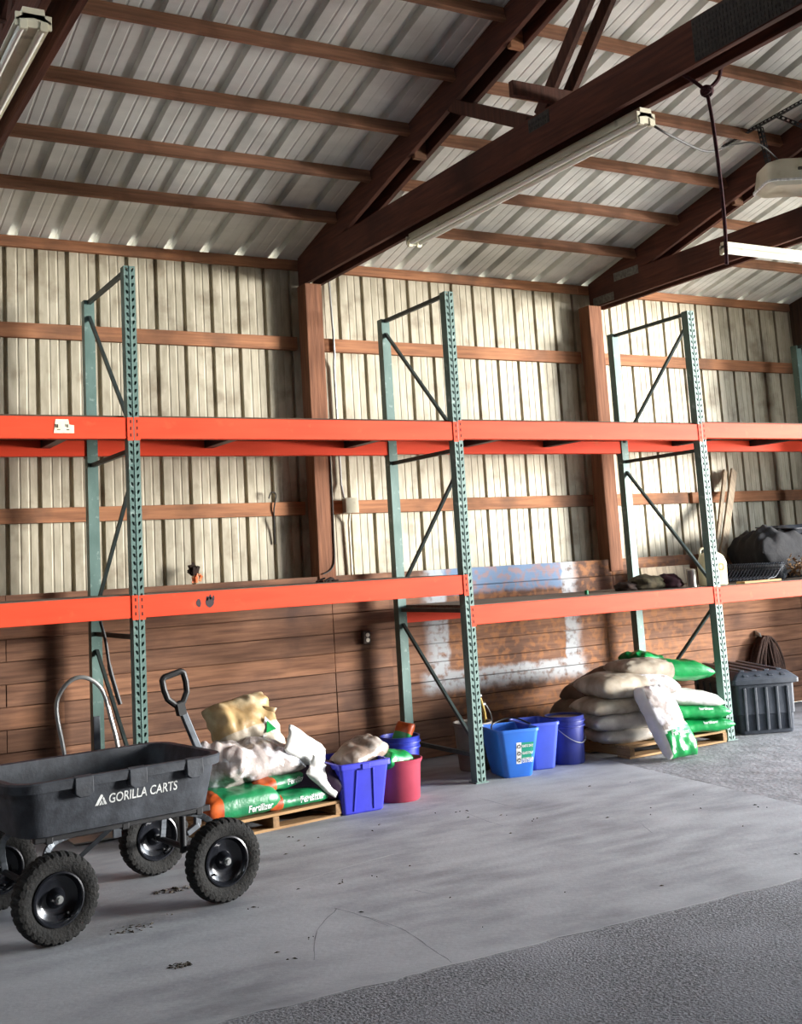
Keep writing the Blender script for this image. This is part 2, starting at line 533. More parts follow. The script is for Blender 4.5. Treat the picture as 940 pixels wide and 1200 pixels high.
# end wall on the right with the wide door opening, unseen front wall closed to keep fill light out, left wall
def plain_wall(name, rects, axis, pos, th, m):
    mb = MB()
    for a0, a1, z0, z1 in rects:
        if axis == 'x':
            mb.box((pos, a0, z0), (pos + th, a1, z1))
        else:
            mb.box((a0, pos, z0), (a1, pos + th, z1))
    return struct(mb.build(name, m))
DY0, DY1, DH = -6.4, 0.1, 4.0
mb = MB()
for a0, a1, z0, z1 in ((YF, DY0, 0, 4.3), (DY1, 1.40, 0, 4.3), (DY0, DY1, DH, 4.3)):
    mb.box((XR, a0, z0), (XR + 0.03, a1, z1))
mb.add([(XR, 1.40, 4.3), (XR, RIDGE, 5.5), (XR, YF, 4.3), (XR + 0.03, 1.40, 4.3), (XR + 0.03, RIDGE, 5.5), (XR + 0.03, YF, 4.3)],
       [(0, 1, 2), (3, 5, 4), (0, 3, 4, 1), (1, 4, 5, 2)])
struct(mb.build('wall_right', M['dark_wall']))
plain_wall('wall_front', ((XL, XR, 0, 4.3),), 'y', YF - 0.05, 0.03, M['dark_wall'])
plain_wall('wall_left', ((YF, 1.4, 0, 4.3),), 'x', XL - 0.03, 0.03, M['dark_wall'])

# floor: one poured slab, an older slab to the right of a joint, rough asphalt towards the front
def poly_floor(name, pts, m, z1=0.0, z0=-0.08, jag=()):
    mb = MB()
    k = len(pts)
    vs = [(x, y, z0) for x, y in pts] + [(x, y, z1) for x, y in pts]
    mb.add(vs, [tuple(range(k))[::-1], tuple(range(k, 2 * k))] + [(i, (i + 1) % k, k + (i + 1) % k, k + i) for i in range(k)])
    return struct(mb.build(name, m))
random.seed(11)
def jx(y):
    return 1.222 + (y - 0.0) * 0.118
edge = []
N = 220
for i in range(N + 1):
    x = XL + (XR - XL) * i / N
    y = -3.07 - 0.025 * (x + 1.5) + 0.020 * noise.noise(Vector((x * 5, 0, 0))) + 0.014 * noise.noise(Vector((x * 19, 3, 0)))
    edge.append((x, y))
joint = []
for i in range(61):
    y = 1.24 + (-3.1 - 1.24) * i / 60
    joint.append((jx(y) + 0.008 * noise.noise(Vector((y * 7, 9, 1))), y))
jb = joint[-1][0]
left_edge = [e for e in edge if e[0] < jb - 0.03]
right_edge = [e for e in edge if e[0] > jb + 0.05]
ej = left_edge[-1][1]
jl = [p for p in joint if p[1] > ej + 0.02]
poly_floor('floor', [(XL, 1.24)] + left_edge + [(jb - 0.006, ej)] + [(a - 0.004, b) for a, b in jl[::-1]], M['concrete'])
poly_floor('floor_old_slab', [(a + 0.008, b) for a, b in jl] + [(jb + 0.02, ej)] + right_edge + [(XR, 1.24)], M['concrete_old'], z1=-0.006)
poly_floor('floor_asphalt', [(x, y - 0.001) for x, y in edge][::-1] + [(XL, YF), (XR, YF)], M['gravel'], z1=-0.002)
mb = MB(); mb.box((XL, YF, -0.12), (XR, 1.4, -0.082))
struct(mb.build('floor_base', M['seam_dark']))
mb = MB(); mb.box((-40, -45, -0.3), (45, 30, -0.13))
struct(mb.build('ground', M['ground']))

def strip(name, pts, w, m, z=0.0006):
    mb = MB(); P_ = smooth_path([(x, y, z) for x, y in pts], 8)
    k = len(P_)
    for i, p_ in enumerate(P_):
        d = (P_[min(i + 1, k - 1)] - P_[max(i - 1, 0)]).normalized(); n_ = Vector((-d.y, d.x, 0))
        p_ = p_ + n_ * 0.006 * noise.noise(p_ * 14)
        ww = w * (0.5 + abs(noise.noise(p_ * 9 + Vector((3, 1, 0)))) * 1.6)
        mb.v += [p_ + n_ * ww, p_ - n_ * ww]
    for i in range(k - 1):
        mb.face((2 * i, 2 * i + 1, 2 * i + 3, 2 * i + 2))
    return struct(mb.build(name, m))
M['crack'] = mat('floor_crack_dark', (112, 113, 116), rough=1.0)
M['scratch'] = mat('floor_scratch_pale', (176, 178, 182), rough=1.0)
for pts in (((-2.20, -2.25), (-2.154, -2.52), (-2.183, -2.76), (-2.214, -3.03)), ((-2.245, -2.047), (-2.207, -2.217), (-2.18, -2.45)), ((-2.242, -2.067), (-2.46, -2.30), (-2.645, -2.645)),
            ((-0.632, -0.734), (-0.664, -0.974), (-0.675, -1.217)), ((-0.317, -0.415), (-0.317, -0.903)), ((-0.054, -1.748), (-0.155, -1.945)), ((-1.80, -2.04), (-1.757, -2.17))):
    strip('floor_crack', pts, 0.0020, M['crack'])
strip('floor_scratch', ((-2.295, -1.549), (-1.948, -1.445), (-1.517, -1.354)), 0.004, M['scratch'])

# posts of the frame
PX = (-0.640, 2.392)
for x, lab in zip(PX, ('square timber wall post left of the middle, dark shadow on its left', 'square timber wall post behind the right-hand green rack frame')):
    mb = MB(); mb.box((x, 1.19, 1.43), (x + 0.155, 1.345, 3.976)); mb.box((x, 1.248, 0), (x + 0.155, 1.345, 1.43))
    tag(mb.build('wall_post', M['post'], bevel=0.006), lab, 'post', 'timber wall posts')

# girts and eave plates
rows = (('upper wall girt', 3.432, 3.545), ('lower wall girt', 2.050, 2.160))
bays = (('left', -3.85, -0.66), ('middle', -0.46, 2.38), ('right', 2.57, 5.40))
for nm, z0, z1 in rows:
    for b, x0, x1 in bays:
        parts = ((x0, x1),) if not (b == 'right' and z0 < 3) else ((2.57, 3.60), (3.66, 5.40))
        for i, (a, c) in enumerate(parts):
            mb = MB(); mb.box((a, 1.343, z0), (c, 1.386, z1))
            where = {'left': 'left of the wall posts', 'middle': 'between the two wall posts', 'right': 'right of the right-hand wall post'}[b]
            if len(parts) == 2:
                where = ('ending at the leaning grey planks', 'right of the leaning grey planks')[i]
            tag(mb.build('wall_girt', M['girt'], bevel=0.004), '%s board %s' % (nm, where), 'girt', 'horizontal girts on the back wall')
for b, x0, x1 in (('left', -3.85, -0.60), ('middle', -0.598, 2.40), ('right', 2.402, 5.38)):
    mb = MB(); mb.box((x0, 1.343, 4.128), (x1, 1.3885, 4.212))
    where = {'left': 'left of the near truss', 'middle': 'between the two truss ends', 'right': 'right of the far truss'}[b]
    tag(mb.build('eave_plate', M['girt'], bevel=0.004), 'timber at the top of the metal wall %s' % where, 'beam', 'eave timbers')

# purlins
ang = math.atan(SL)
words = ('lowest', 'second', 'third', 'fourth', 'fifth', 'sixth')
YP = (0.638, 0.055, -0.535, -1.145, -1.735, -2.32)
for bi, (b, x0, x1) in enumerate((('left of the near truss', -3.521, -0.627), ('between the near and far trusses', -0.449, 2.534), ('right of the far truss', 2.712, 5.40))):
    for i, y in enumerate(YP):
        if (bi == 0 and i > 4) or (bi == 2 and i > 2):
            continue
        mb = MB()
        mb.box((x0, -0.040, -0.091), (x1, 0, -0.001))
        dy = 0.05 if bi == 1 else 0.0
        o = mb.build('roof_purlin', M['purlin'], bevel=0.003, loc=(0, y + dy * 0.9, roof_z(y + dy * 0.9)), rot=(-ang, 0, 0))
        tag(o, '%s roof purlin above the eave, %s' % (words[i], b), 'purlin', 'roof purlins')

# trusses: doubled planks on both sides of the posts
def truss(x, label, splice=False, heel=False, lateral=False):
    t = thing('roof_truss', label, 'truss', (x, 1.34, 3.978))
    for dx in (0.0, 0.138):
        mb = MB()
        a, b = dx, dx + 0.038
        # bottom chord, its wall end cut to the roof slope
        y1, y0 = 0.0, -8.9
        zc = 0.235
        prof = [(y1, 0.0), (y1, min(zc, roof_z(1.34) - 3.978 - 0.002)), (y0, zc), (y0, 0)]
        mb.add([(a, p, q) for p, q in prof] + [(b, p, q) for p, q in prof], [(0, 1, 2, 3), (7, 6, 5, 4)] + [(i, (i + 1) % 4, 4 + (i + 1) % 4, 4 + i) for i in range(4)])
        mb.build('bottom_chord', M['truss'], t, bevel=0.003)
        for sgn in (1, -1):
            mb = MB()
            def zz(y):
                return roof_z(y + 1.34) - 3.978
            ys = RIDGE - 1.34
            if sgn > 0:
                prof = [(-0.0, zz(0)), (ys, zz(ys)), (ys, zz(ys) - 0.222), (-0.08, zc + 0.002)]
                prof = [(0.0, zz(0) - 0.002), (ys, zz(ys) - 0.002), (ys, zz(ys) - 0.222), (-(0.222 - (zz(0) - zc)) / SL, zc + 0.001), (0, zc + 0.001)]
            else:
                prof = [(ys, zz(ys)), (2 * ys, zz(ys - 0.0) - SL * abs(ys)), (2 * ys, zz(ys) - SL * abs(ys) - 0.05), (ys, zz(ys) - 0.222)]
            k = len(prof)
            mb.add([(a, p, q) for p, q in prof] + [(b, p, q) for p, q in prof], [tuple(range(k)), tuple(range(2 * k - 1, k - 1, -1))] + [(i, (i + 1) % k, k + (i + 1) % k, k + i) for i in range(k)])
            mb.build('top_chord', M['truss'], t, bevel=0.003)
        # webs of this ply, set in the gap side
        for (ya, za, yb, zb) in ((-1.10, 4.63, -1.90, 4.20), (-2.02, 4.20, -2.95, 5.10), (-5.3, 4.63, -4.5, 4.20), (-4.4, 4.20, -3.45, 5.10)):
            mb = MB()
            mb.bar((a + 0.019, ya - 1.34, za - 3.978), (a + 0.019, yb - 1.34, zb - 3.978), 0.036, 0.089, (0, 0, 1))
            mb.build('web', M['web'], t, bevel=0.002)
    for y in (-0.55, -1.75):
        mb = MB(); z = roof_z(y) - 3.978
        mb.bar((0.039, y - 1.34, z - 0.17), (0.137, y - 1.34, z - 0.17), 0.04, 0.15)
        mb.build('spacer_block', M['girt'], t, bevel=0.002)
    def plate(y0, y1, z0, z1, xx, m='steel_plate'):
        mb = MB(); mb.box((xx - 0.003, y0 - 1.34, z0 - 3.978), (xx - 0.0005, y1 - 1.34, z1 - 3.978))
        ny, nz = int((y1 - y0) / 0.022), int((z1 - z0) / 0.03)
        for i in range(ny):
            for j in range(nz):
                yy, z_ = y0 + 0.012 + i * 0.022, z0 + 0.015 + j * 0.03
                mb.box((xx - 0.006, yy - 1.34 - 0.003, z_ - 3.978 - 0.009), (xx - 0.003, yy - 1.34 + 0.003, z_ - 3.978 + 0.009))
        mb.build('gusset_plate', M[m], t)
    if splice:
        plate(-3.95, -3.29, 3.985, 4.205, 0, 'dark_plate')
        plate(-2.13, -1.93, 4.12, 4.20, 0, 'dark_plate')
    if heel:
        plate(0.98, 1.28, 3.99, 4.07, 0)
        plate(0.62, 0.96, 4.16, 4.24, 0)
    if lateral:
        mb = MB(); mb.box((-0.30, -3.535, 0.236), (0.30, -3.495, 0.325))
        mb.build('lateral_brace', M['web'], t, bevel=0.003)
    return t
truss(-3.700, 'dark red roof truss crossing the upper left corner above the short light strip')
truss(-0.626, 'dark red double roof truss over the left wall post with the long light strip', splice=True, lateral=True)
truss(2.535, 'dark red roof truss over the right wall post, metal plates at its heel', heel=True)

# fluorescent strips
def light_strip(name_label, p0, axis, L, z, w=0.13, tubes=2):
    t = thing('fluorescent_light', name_label, 'light fixture', p0, 0 if axis == 'x' else PI / 2, 'fluorescent strip lights')
    mb = MB()
    prof = [(-w * 0.30, 0.085), (w * 0.30, 0.085), (w * 0.32, 0.045), (w * 0.5, 0.030), (w * 0.5, 0.022), (w * 0.22, 0.034), (0, 0.040), (-w * 0.22, 0.034), (-w * 0.5, 0.022), (-w * 0.5, 0.030), (-w * 0.32, 0.045)]
    k = len(prof)
    mb.add([(0, p, q) for p, q in prof] + [(L, p, q) for p, q in prof], [tuple(range(k)), tuple(range(2 * k - 1, k - 1, -1))] + [(i, (i + 1) % k, k + (i + 1) % k, k + i) for i in range(k)])
    mb.build('housing', M['white_enamel'], t)
    for s in (-1, 1):
        mb = MB(); mb.tube([(0.03, s * w * 0.28, 0.014), (L - 0.03, s * w * 0.28, 0.014)], 0.015, 12)
        mb.build('light_tube', M['tube_glass'], t, smooth=True)
    for x in (0.0, L - 0.012):
        mb = MB(); mb.box((x, -w * 0.5, -0.002), (x + 0.012, w * 0.5, 0.06))
        for s in (-1, 1):
            mb.box((x - 0.004, s * w * 0.28 - 0.016, -0.012), (x + 0.018, s * w * 0.28 + 0.016, 0.03))
        mb.build('end_cap', M['white_enamel'], t, bevel=0.002)
    return t
light_strip('long white fluorescent strip under the near roof truss', (-0.475, -2.76, 3.893), 'y', 2.46, 0)
light_strip('dusty fluorescent strip in the upper left corner of the shed', (-3.715, -2.62, 3.893), 'y', 2.4, 0, w=0.15)
light_strip('fluorescent strip crossing below the far truss near the door opener', (2.02, -0.90, 3.893), 'x', 2.44, 0, w=0.075)

# ------------------------------------------------------------------ pallet racking
W = 2.515
H = 3.69
PW = 0.0765
def post_mesh(h, face_y, sgn):
    """upright 3 x 3 in: perforated face at face_y looking towards sgn, closed behind"""
    mb = MB()
    hw = PW / 2
    back = face_y - sgn * PW
    pitch = 0.0508
    cols = ((-hw, -0.0045), (0.0045, hw))
    nrow = int(h / pitch)
    for c0, c1 in cols:
        cx = (c0 + c1) / 2 + (0.002 if c0 < 0 else -0.002)
        for k in range(nrow):
            z0, z1 = k * pitch, (k + 1) * pitch
            cz = (z0 + z1) / 2
            tilt = 0.004 if c0 < 0 else -0.004
            hole = [(-0.0085, 0.008), (0.0, 0.0135), (0.0085, 0.008), (0.0055, -0.012), (0.0, -0.014), (-0.0055, -0.012)]
            hp = [(cx + a - tilt * b / 0.014, cz + b) for a, b in hole]
            rect = [(c0, z1), (cx, z1), (c1, z1), (c1, z0), (cx, z0), (c0, z0)]
            o = len(mb.v)
            for x, z in rect: mb.v.append(Vector((x, face_y, z)))
            for x, z in hp: mb.v.append(Vector((x, face_y, z)))
            for x, z in hp: mb.v.append(Vector((x, face_y - sgn * 0.003, z)))
            for i in range(6):
                j = (i + 1) % 6
                mb.face((o + i, o + j, o + 6 + j, o + 6 + i))
                mb.face((o + 6 + i, o + 6 + j, o + 12 + j, o + 12 + i))
    top = nrow * pitch
    # the pressed groove in the middle of the face, the sides and the back
    prof = [(-0.0045, face_y), (-0.002, face_y + sgn * 0.004), (0.002, face_y + sgn * 0.004), (0.0045, face_y)]
    for (xa, ya), (xb, yb) in zip(prof[:-1], prof[1:]):
        mb.add([(xa, ya, 0), (xb, yb, 0), (xb, yb, top), (xa, ya, top)], [(0, 1, 2, 3)])
    ring = [(hw, face_y), (hw, back), (-hw, back), (-hw, face_y)]
    for (xa, ya), (xb, yb) in zip(ring[:-1], ring[1:]):
        mb.add([(xa, ya, 0), (xb, yb, 0), (xb, yb, top), (xa, ya, top)], [(0, 1, 2, 3)])
    return mb
D1 = 0.99
front_me = rear_me = None
def rack_frame(x, label, flip, h=H):
    global front_me, rear_me
    t = thing('rack_upright_frame', label, 'rack frame', (x, 0, 0), 0, 'green rack frames')
    if front_me is None:
        a = post_mesh(h, 0.0, -1).build('front_post', M['green'], t); front_me = a.data
        b = post_mesh(h, D1 + PW, 1).build('rear_post', M['green'], t); rear_me = b.data
    else:
        for nm, me in (('front_post', front_me), ('rear_post', rear_me)):
            o = bpy.data.objects.new(nm, me); COL.objects.link(o); o.parent = t
    for y0 in (-0.012, D1 - 0.014):
        mb = MB(); mb.box((-0.055, y0, 0.0), (0.055, y0 + 0.10, 0.008))
        mb.build('foot_plate', M['green'], t)
    F, R = 0.072, D1 + 0.004
    for z in (3.64, 2.435, 1.235, 0.19):
        mb = MB(); mb.bar((0, F, z), (0, R, z), 0.026, 0.030)
        mb.build('horizontal_brace', M['brace'], t)
    dg = [(R, 3.53, F, 2.60), (F, 2.25, R, 1.40), (R, 1.12, F, 0.29)]
    if flip:
        dg = [(F, 3.53, R, 2.62), (R, 2.34, F, 1.32), (F, 1.09, R, 0.22)]
    for ya, za, yb, zb in dg:
        mb = MB(); mb.bar((0, ya, za), (0, yb, zb), 0.022, 0.024)
        mb.build('diagonal_brace', M['brace'], t)
    return t
rack_frame(-W, 'left green perforated rack frame standing behind the black cart', False)
rack_frame(0, 'middle green perforated rack frame beside the recycling bin', False)
rack_frame(W, 'right green perforated rack frame beside the black storage chest', True)
rack_frame(2 * W, 'green rack frame at the right edge against the corner', True)

def beam(x0, x1, z0, z1, label, rear=False, marks=None):
    """box beam with a step for the deck; front beams carry hooked connectors on the post face"""
    a, b = x0 + PW / 2 + 0.001, x1 - PW / 2 - 0.001
    t = thing('rack_beam', label, 'rack beam', (0, 0, 0), 0, 'orange rack beams')
    if not rear:
        prof = [(0.002, z0), (0.002, z1), (0.036, z1), (0.036, z1 - 0.026), (0.066, z1 - 0.026), (0.066, z0)]
    else:
        y = D1 + PW - 0.002
        prof = [(y, z0), (y, z1), (y - 0.034, z1), (y - 0.034, z1 - 0.026), (y - 0.064, z1 - 0.026), (y - 0.064, z0)]
    k = len(prof)
    mb = MB()
    mb.add([(a, p, q) for p, q in prof] + [(b, p, q) for p, q in prof], [tuple(range(k)), tuple(range(2 * k - 1, k - 1, -1))] + [(i, (i + 1) % k, k + (i + 1) % k, k + i) for i in range(k)])
    bar = mb.build('beam_bar', M['orange'], t, bevel=0.004)
    for xs, s in ((x0, 1), (x1, -1)):
        mb = MB()
        yf = -0.0045 if not rear else D1 + PW + 0.0005
        xa, xb = xs + s * 0.0035, xs + s * (PW / 2 + 0.005)
        mb.box((min(xa, xb), yf, z0 - 0.012), (max(xa, xb), yf + 0.004, z1))
        if not rear:
            for q in range(3):
                zc = z1 - 0.028 - q * 0.044
                xm = xs + s * 0.021
                mb.box((xm - 0.005, yf - 0.0006, zc - 0.011), (xm + 0.005, yf + 0.001, zc + 0.011), 1)
        mb.build('end_connector', [M['orange'], M['slot']], t)
    return t, bar
XB = [(-2 * W, -W, 'left of the left rack frame'), (-W, 0, 'between the left and middle rack frames'), (0, W, 'between the middle and right rack frames'), (W, 2 * W, 'right of the right rack frame')]
TOPZ = [(2.503, 2.643), (2.505, 2.645), (2.515, 2.655), (2.535, 2.668)]
LOWZ = [(1.358, 1.500), (1.357, 1.498), (1.128, 1.268), (1.126, 1.262)]
beams = {}
for i, (x0, x1, wh) in enumerate(XB):
    for lv, zz in (('upper', TOPZ[i]), ('lower', LOWZ[i])):
        beams[(i, lv, 'front')] = beam(x0, x1, zz[0], zz[1], '%s front orange shelf beam %s' % (lv, wh))
        beams[(i, lv, 'rear')] = beam(x0, x1, zz[0], zz[1], '%s rear orange shelf beam %s' % (lv, wh), rear=True)
    zt = TOPZ[i][1]
    mb = MB(); mb.box((x0 + 0.05, 0.04, zt - 0.025), (x1 - 0.05, D1 + 0.035, zt + 0.016))
    tag(mb.build('shelf_deck', M['deck_dark'], bevel=0.002), 'dark plank deck of the upper shelf %s' % wh, 'shelf deck', 'shelf decks')
    zt = LOWZ[i][1]
    mb = MB()
    for k in range(4):
        ya, yb = 0.04 + k * (D1 - 0.005) / 4, 0.04 + (k + 1) * (D1 - 0.005) / 4 - 0.004
        mb.box((x0 + 0.05, ya, zt - 0.025), (x1 - 0.05, yb, zt + 0.004))
    tag(mb.build('shelf_deck', M['deck'], bevel=0.002), 'grey brown plank deck of the lower shelf %s' % wh, 'shelf deck', 'shelf decks')
for i, xs in ((0, (-3.35, -2.85)), (1, (-1.62, -0.42)), (2, (0.72, 1.60)), (3, (3.15, 4.2))):
    for j, x in enumerate(xs):
        z = TOPZ[i][1]
        mb = MB(); mb.box((x - 0.035, 0.068, z - 0.085), (x + 0.035, D1 + 0.008, z - 0.027))
        tag(mb.build('shelf_cross_bar', M['black_metal'], bevel=0.003), '%s dark cross bar under the upper shelf %s' % (('left', 'right')[j], XB[i][2]), 'cross bar', 'cross bars under the upper shelf')
# paper sticker on the upper left beam
mb = MB()
sx, sz = -3.03, 2.537
mb.add([(sx, 0, sz), (sx + 0.128, 0, sz), (sx + 0.128, 0, sz + 0.05), (sx + 0.098, 0, sz + 0.055), (sx + 0.092, 0, sz + 0.088), (sx + 0.012, 0, sz + 0.088)], [(0, 1, 2, 3, 4, 5)])
mb.add([(sx, -0.0012, sz), (sx + 0.128, -0.0012, sz), (sx + 0.128, -0.0012, sz + 0.05), (sx + 0.098, -0.0012, sz + 0.055), (sx + 0.092, -0.0012, sz + 0.088), (sx + 0.012, -0.0012, sz + 0.088)], [(0, 1, 2, 3, 4, 5)])
st = mb.build('paper_label', M['paper'], beams[(0, 'upper', 'front')][0]); st['label'] = 'torn white paper label with faint print'
st.location = (0, 0.0006, 0)
mb = MB()
for a, b, c, d in ((0.008, 0.034, 0.016, 0.056), (0.018, 0.034, 0.028, 0.056), (0.072, 0.040, 0.078, 0.058), (0.082, 0.036, 0.090, 0.056), (0.02, 0.020, 0.04, 0.025), (0.08, 0.018, 0.098, 0.024)):
    mb.box((sx + a, -0.0018, sz + b), (sx + c, -0.0010, sz + d))
mb.build('print', M['ink'], st)
# dark hand marks on the lower beam
mb = MB()
for (a, b, c, d) in ((-2.112, 1.425, 0.017, 0.028), (-2.035, 1.425, 0.030, 0.036), (-2.052, 1.452, 0.008, 0.016), (-2.030, 1.458, 0.008, 0.018), (-2.008, 1.450, 0.008, 0.018)):
    vs = []
    for k in range(14):
        t = 2 * PI * k / 14
        rr = 1 + 0.25 * noise.noise(Vector((a * 50, math.cos(t) * 2, math.sin(t) * 2)))
        vs.append((a + c * math.cos(t) * rr, 0.0015, b + d * math.sin(t) * rr))
    mb.add(vs, [tuple(range(14))])
o = mb.build('scuff_mark', M['scuff'], beams[(1, 'lower', 'front')][0]); o['label'] = 'dark hand-shaped scuff'
o.location = (0, -0.0006, 0)

# ------------------------------------------------------------------ garden cart
cart = thing('garden_cart', 'black plastic dump cart with white lettering and knobbly tyres', 'cart', (-3.477, -1.72, 0), math.radians(8))
def tub_ring(z, u0, u1, v0, v1, r):
    return rrect(u0, u1, v0, v1, r, z, 7)
mb = MB()
mb.loft([tub_ring(0.452, -0.10, 0.80, 0.06, 0.60, 0.09), tub_ring(0.462, -0.125, 0.835, 0.035, 0.625, 0.11), tub_ring(0.665, -0.165, 0.868, -0.008, 0.668, 0.12),
         tub_ring(0.668, -0.200, 0.895, -0.038, 0.700, 0.14), tub_ring(0.706, -0.204, 0.899, -0.042, 0.704, 0.14), tub_ring(0.714, -0.198, 0.893, -0.036, 0.698, 0.135),
         tub_ring(0.712, -0.160, 0.860, -0.002, 0.662, 0.12), tub_ring(0.69, -0.155, 0.855, 0.004, 0.656, 0.115), tub_ring(0.485, -0.105, 0.815, 0.055, 0.605, 0.09)], cap0=True, cap1=True)
tub = mb.build('tub', M['black_plastic'], cart, smooth=True, angle=30)
# lettering on the long side
geo = text_geo('GORILLA CARTS', 0.062, bold=0.0006)
xs = [v.x for v in geo[0]]
sc = 0.355 / (max(xs) - min(xs))
ys = [v.y for v in geo[0]]
yc = (max(ys) + min(ys)) / 2
geo = ([Vector((v.x * sc, (v.y - yc) * 0.95, 0)) for v in geo[0]], geo[1])
o = print_on(tub, tub, 'lettering', geo, (0.448, 0.0, 0.592), (1, 0, 0.02), (0, 0.19, 0.98), M['letter_white'], 0.0015)
em = []; ef = []
def poly(pts):
    k = len(em)
    em.extend(Vector((a, b, 0)) for a, b in pts); ef.append(tuple(range(k, k + len(pts))))
poly([(-0.030, -0.022), (-0.004, 0.024), (0.004, 0.024), (0.008, 0.016), (-0.014, -0.022)])
poly([(0.006, 0.006), (0.012, 0.012), (0.030, -0.022), (0.018, -0.022)])
poly([(-0.008, -0.022), (0.002, -0.002), (0.006, -0.008), (0.000, -0.022)])
poly([(0.004, -0.022), (0.009, -0.010), (0.014, -0.022)])
print_on(tub, tub, 'emblem', (em, ef), (0.232, 0, 0.588), (1, 0, 0), (0, 0.19, 0.98), M['letter_white'], 0.0015)
# tabs over the lip
for u in (0.13, 0.40, 0.70):
    mb = MB()
    mb.add([(u - 0.045, -0.046, 0.712), (u + 0.045, -0.046, 0.712), (u + 0.045, -0.050, 0.640), (u + 0.022, -0.050, 0.622), (u - 0.022, -0.050, 0.622), (u - 0.045, -0.050, 0.640)] +
           [(u - 0.045, -0.010, 0.718), (u + 0.045, -0.010, 0.718), (u + 0.045, -0.006, 0.640), (u + 0.022, -0.006, 0.622), (u - 0.022, -0.006, 0.622), (u - 0.045, -0.006, 0.640)],
           [(0, 1, 2, 3, 4, 5), (11, 10, 9, 8, 7, 6)] + [(i, (i + 1) % 6, 6 + (i + 1) % 6, 6 + i) for i in range(6)])
    mb.build('lip_tab', M['black_plastic'], cart, bevel=0.004)
# under frame
mb = MB()
for v in (0.13, 0.53):
    mb.bar((-0.05, v, 0.435), (0.86, v, 0.435), 0.035, 0.03)
for u in (0.02, 0.40, 0.80):
    mb.bar((u, 0.11, 0.425), (u, 0.55, 0.425), 0.035, 0.03)
mb.build('under_frame', M['black_metal'], cart, bevel=0.004)
RX, RV = (0.0, 0.86), (0.0, 0.76)
for u in RX:
    mb = MB()
    mb.tube([(u, 0.055, 0.20), (u, 0.705, 0.20)], 0.016, 10)
    mb.build('axle', M['black_metal'], cart, smooth=True)
    for v in (0.10, 0.66):
        mb = MB()
        s = 1 if u < 0.4 else -1
        pts = smooth_path([(u, v, 0.205), (u - 0.01 * s, v, 0.34), (u + 0.05 * s, v + (0.05 if v < 0.3 else -0.05), 0.405), (u + 0.17 * s, v + (0.05 if v < 0.3 else -0.08), 0.432)], 5)
        for p, q in zip(pts[:-1], pts[1:]):
            mb.bar(p, q, 0.03, 0.016, (0, 1, 0))
        mb.build('axle_bracket', M['grey_metal'], cart, bevel=0.002)
mb = MB()
mb.bar((0.33, 0.12, 0.43), (0.08, 0.24, 0.21), 0.014, 0.02)
mb.build('release_rod', M['grey_metal'], cart)
mb = MB(); mb.bar((0.33, 0.55, 0.43), (0.08, 0.50, 0.21), 0.014, 0.02)
mb.build('release_rod', M['grey_metal'], cart)
mb = MB(); mb.box((0.53, 0.55, 0.28), (0.575, 0.565, 0.432)); mb.build('drop_leg', M['grey_metal'], cart, bevel=0.003)
mb = MB(); mb.lathe([(0.018, 0.18), (0.018, 0.43)], 16, 'z', (0.84, 0.38, 0)); mb.build('steering_post', M['black_metal'], cart, smooth=True)

def wheel_meshes():
    ty = MB()
    R = 0.2; w = 0.05
    prof = [(0.118, -w * 0.72), (0.135, -w * 0.95), (0.165, -w * 1.04), (0.186, -w * 0.92), (0.196, -w * 0.62), (0.2, -w * 0.2), (0.2, w * 0.2), (0.196, w * 0.62), (0.186, w * 0.92), (0.165, w * 1.04), (0.135, w * 0.95), (0.118, w * 0.72), (0.118, -w * 0.72)]
    n = 192
    for i, (r, h) in enumerate(prof):
        for k in range(n):
            t = 2 * PI * k / n
            rr = r
            if r > 0.18:
                ph = (k + (3 if h > 0 else 0)) % 6
                if ph < 4:
                    rr += 0.0
                else:
                    rr -= 0.006
            ty.v.append(Vector((rr * math.cos(t), h, rr * math.sin(t))))
    for i in range(len(prof) - 1):
        for k in range(n):
            l = (k + 1) % n
            ty.face((i * n + k, i * n + l, (i + 1) * n + l, (i + 1) * n + k))
    rm = MB()
    for s in (-1, 1):
        rm.lathe([(0.119, s * 0.046), (0.112, s * 0.048), (0.106, s * 0.042), (0.098, s * 0.018), (0.080, s * 0.010), (0.068, s * 0.002), (0.045, s * 0.002), (0.036, s * 0.024), (0.024, s * 0.046), (0.0, s * 0.046)], 40, 'y', caps=False)
    ax = MB()
    ax.lathe([(0.012, -0.062), (0.012, 0.062)], 6, 'y')
    for s in (-1, 1):
        ax.lathe([(0.018, s * 0.046), (0.018, s * 0.050)], 16, 'y')
    vs = MB()
    vs.tube([(0.078, -0.012, 0.03), (0.074, -0.034, 0.03)], 0.005, 8)
    return ty, rm, ax, vs
wm = wheel_meshes()
first = None
for u in RX:
    for v in RV:
        if first is None:
            wb = wm[0].build('wheel', M['rubber'], cart, smooth=True, angle=28); wb['label'] = 'knobbly dusty tyre'
            kids = [wm[1].build('rim', M['rim'], wb, smooth=True), wm[2].build('axle_nut', M['galv'], wb, smooth=True), wm[3].build('valve', M['black_grip'], wb)]
            first = wb
        else:
            wb = first.copy(); COL.objects.link(wb); wb.parent = cart
            for k in kids:
                c = k.copy(); COL.objects.link(c); c.parent = wb
        wb.location = (u, v, 0.2)
        wb.rotation_euler = (0, random.uniform(0, 3), 0)
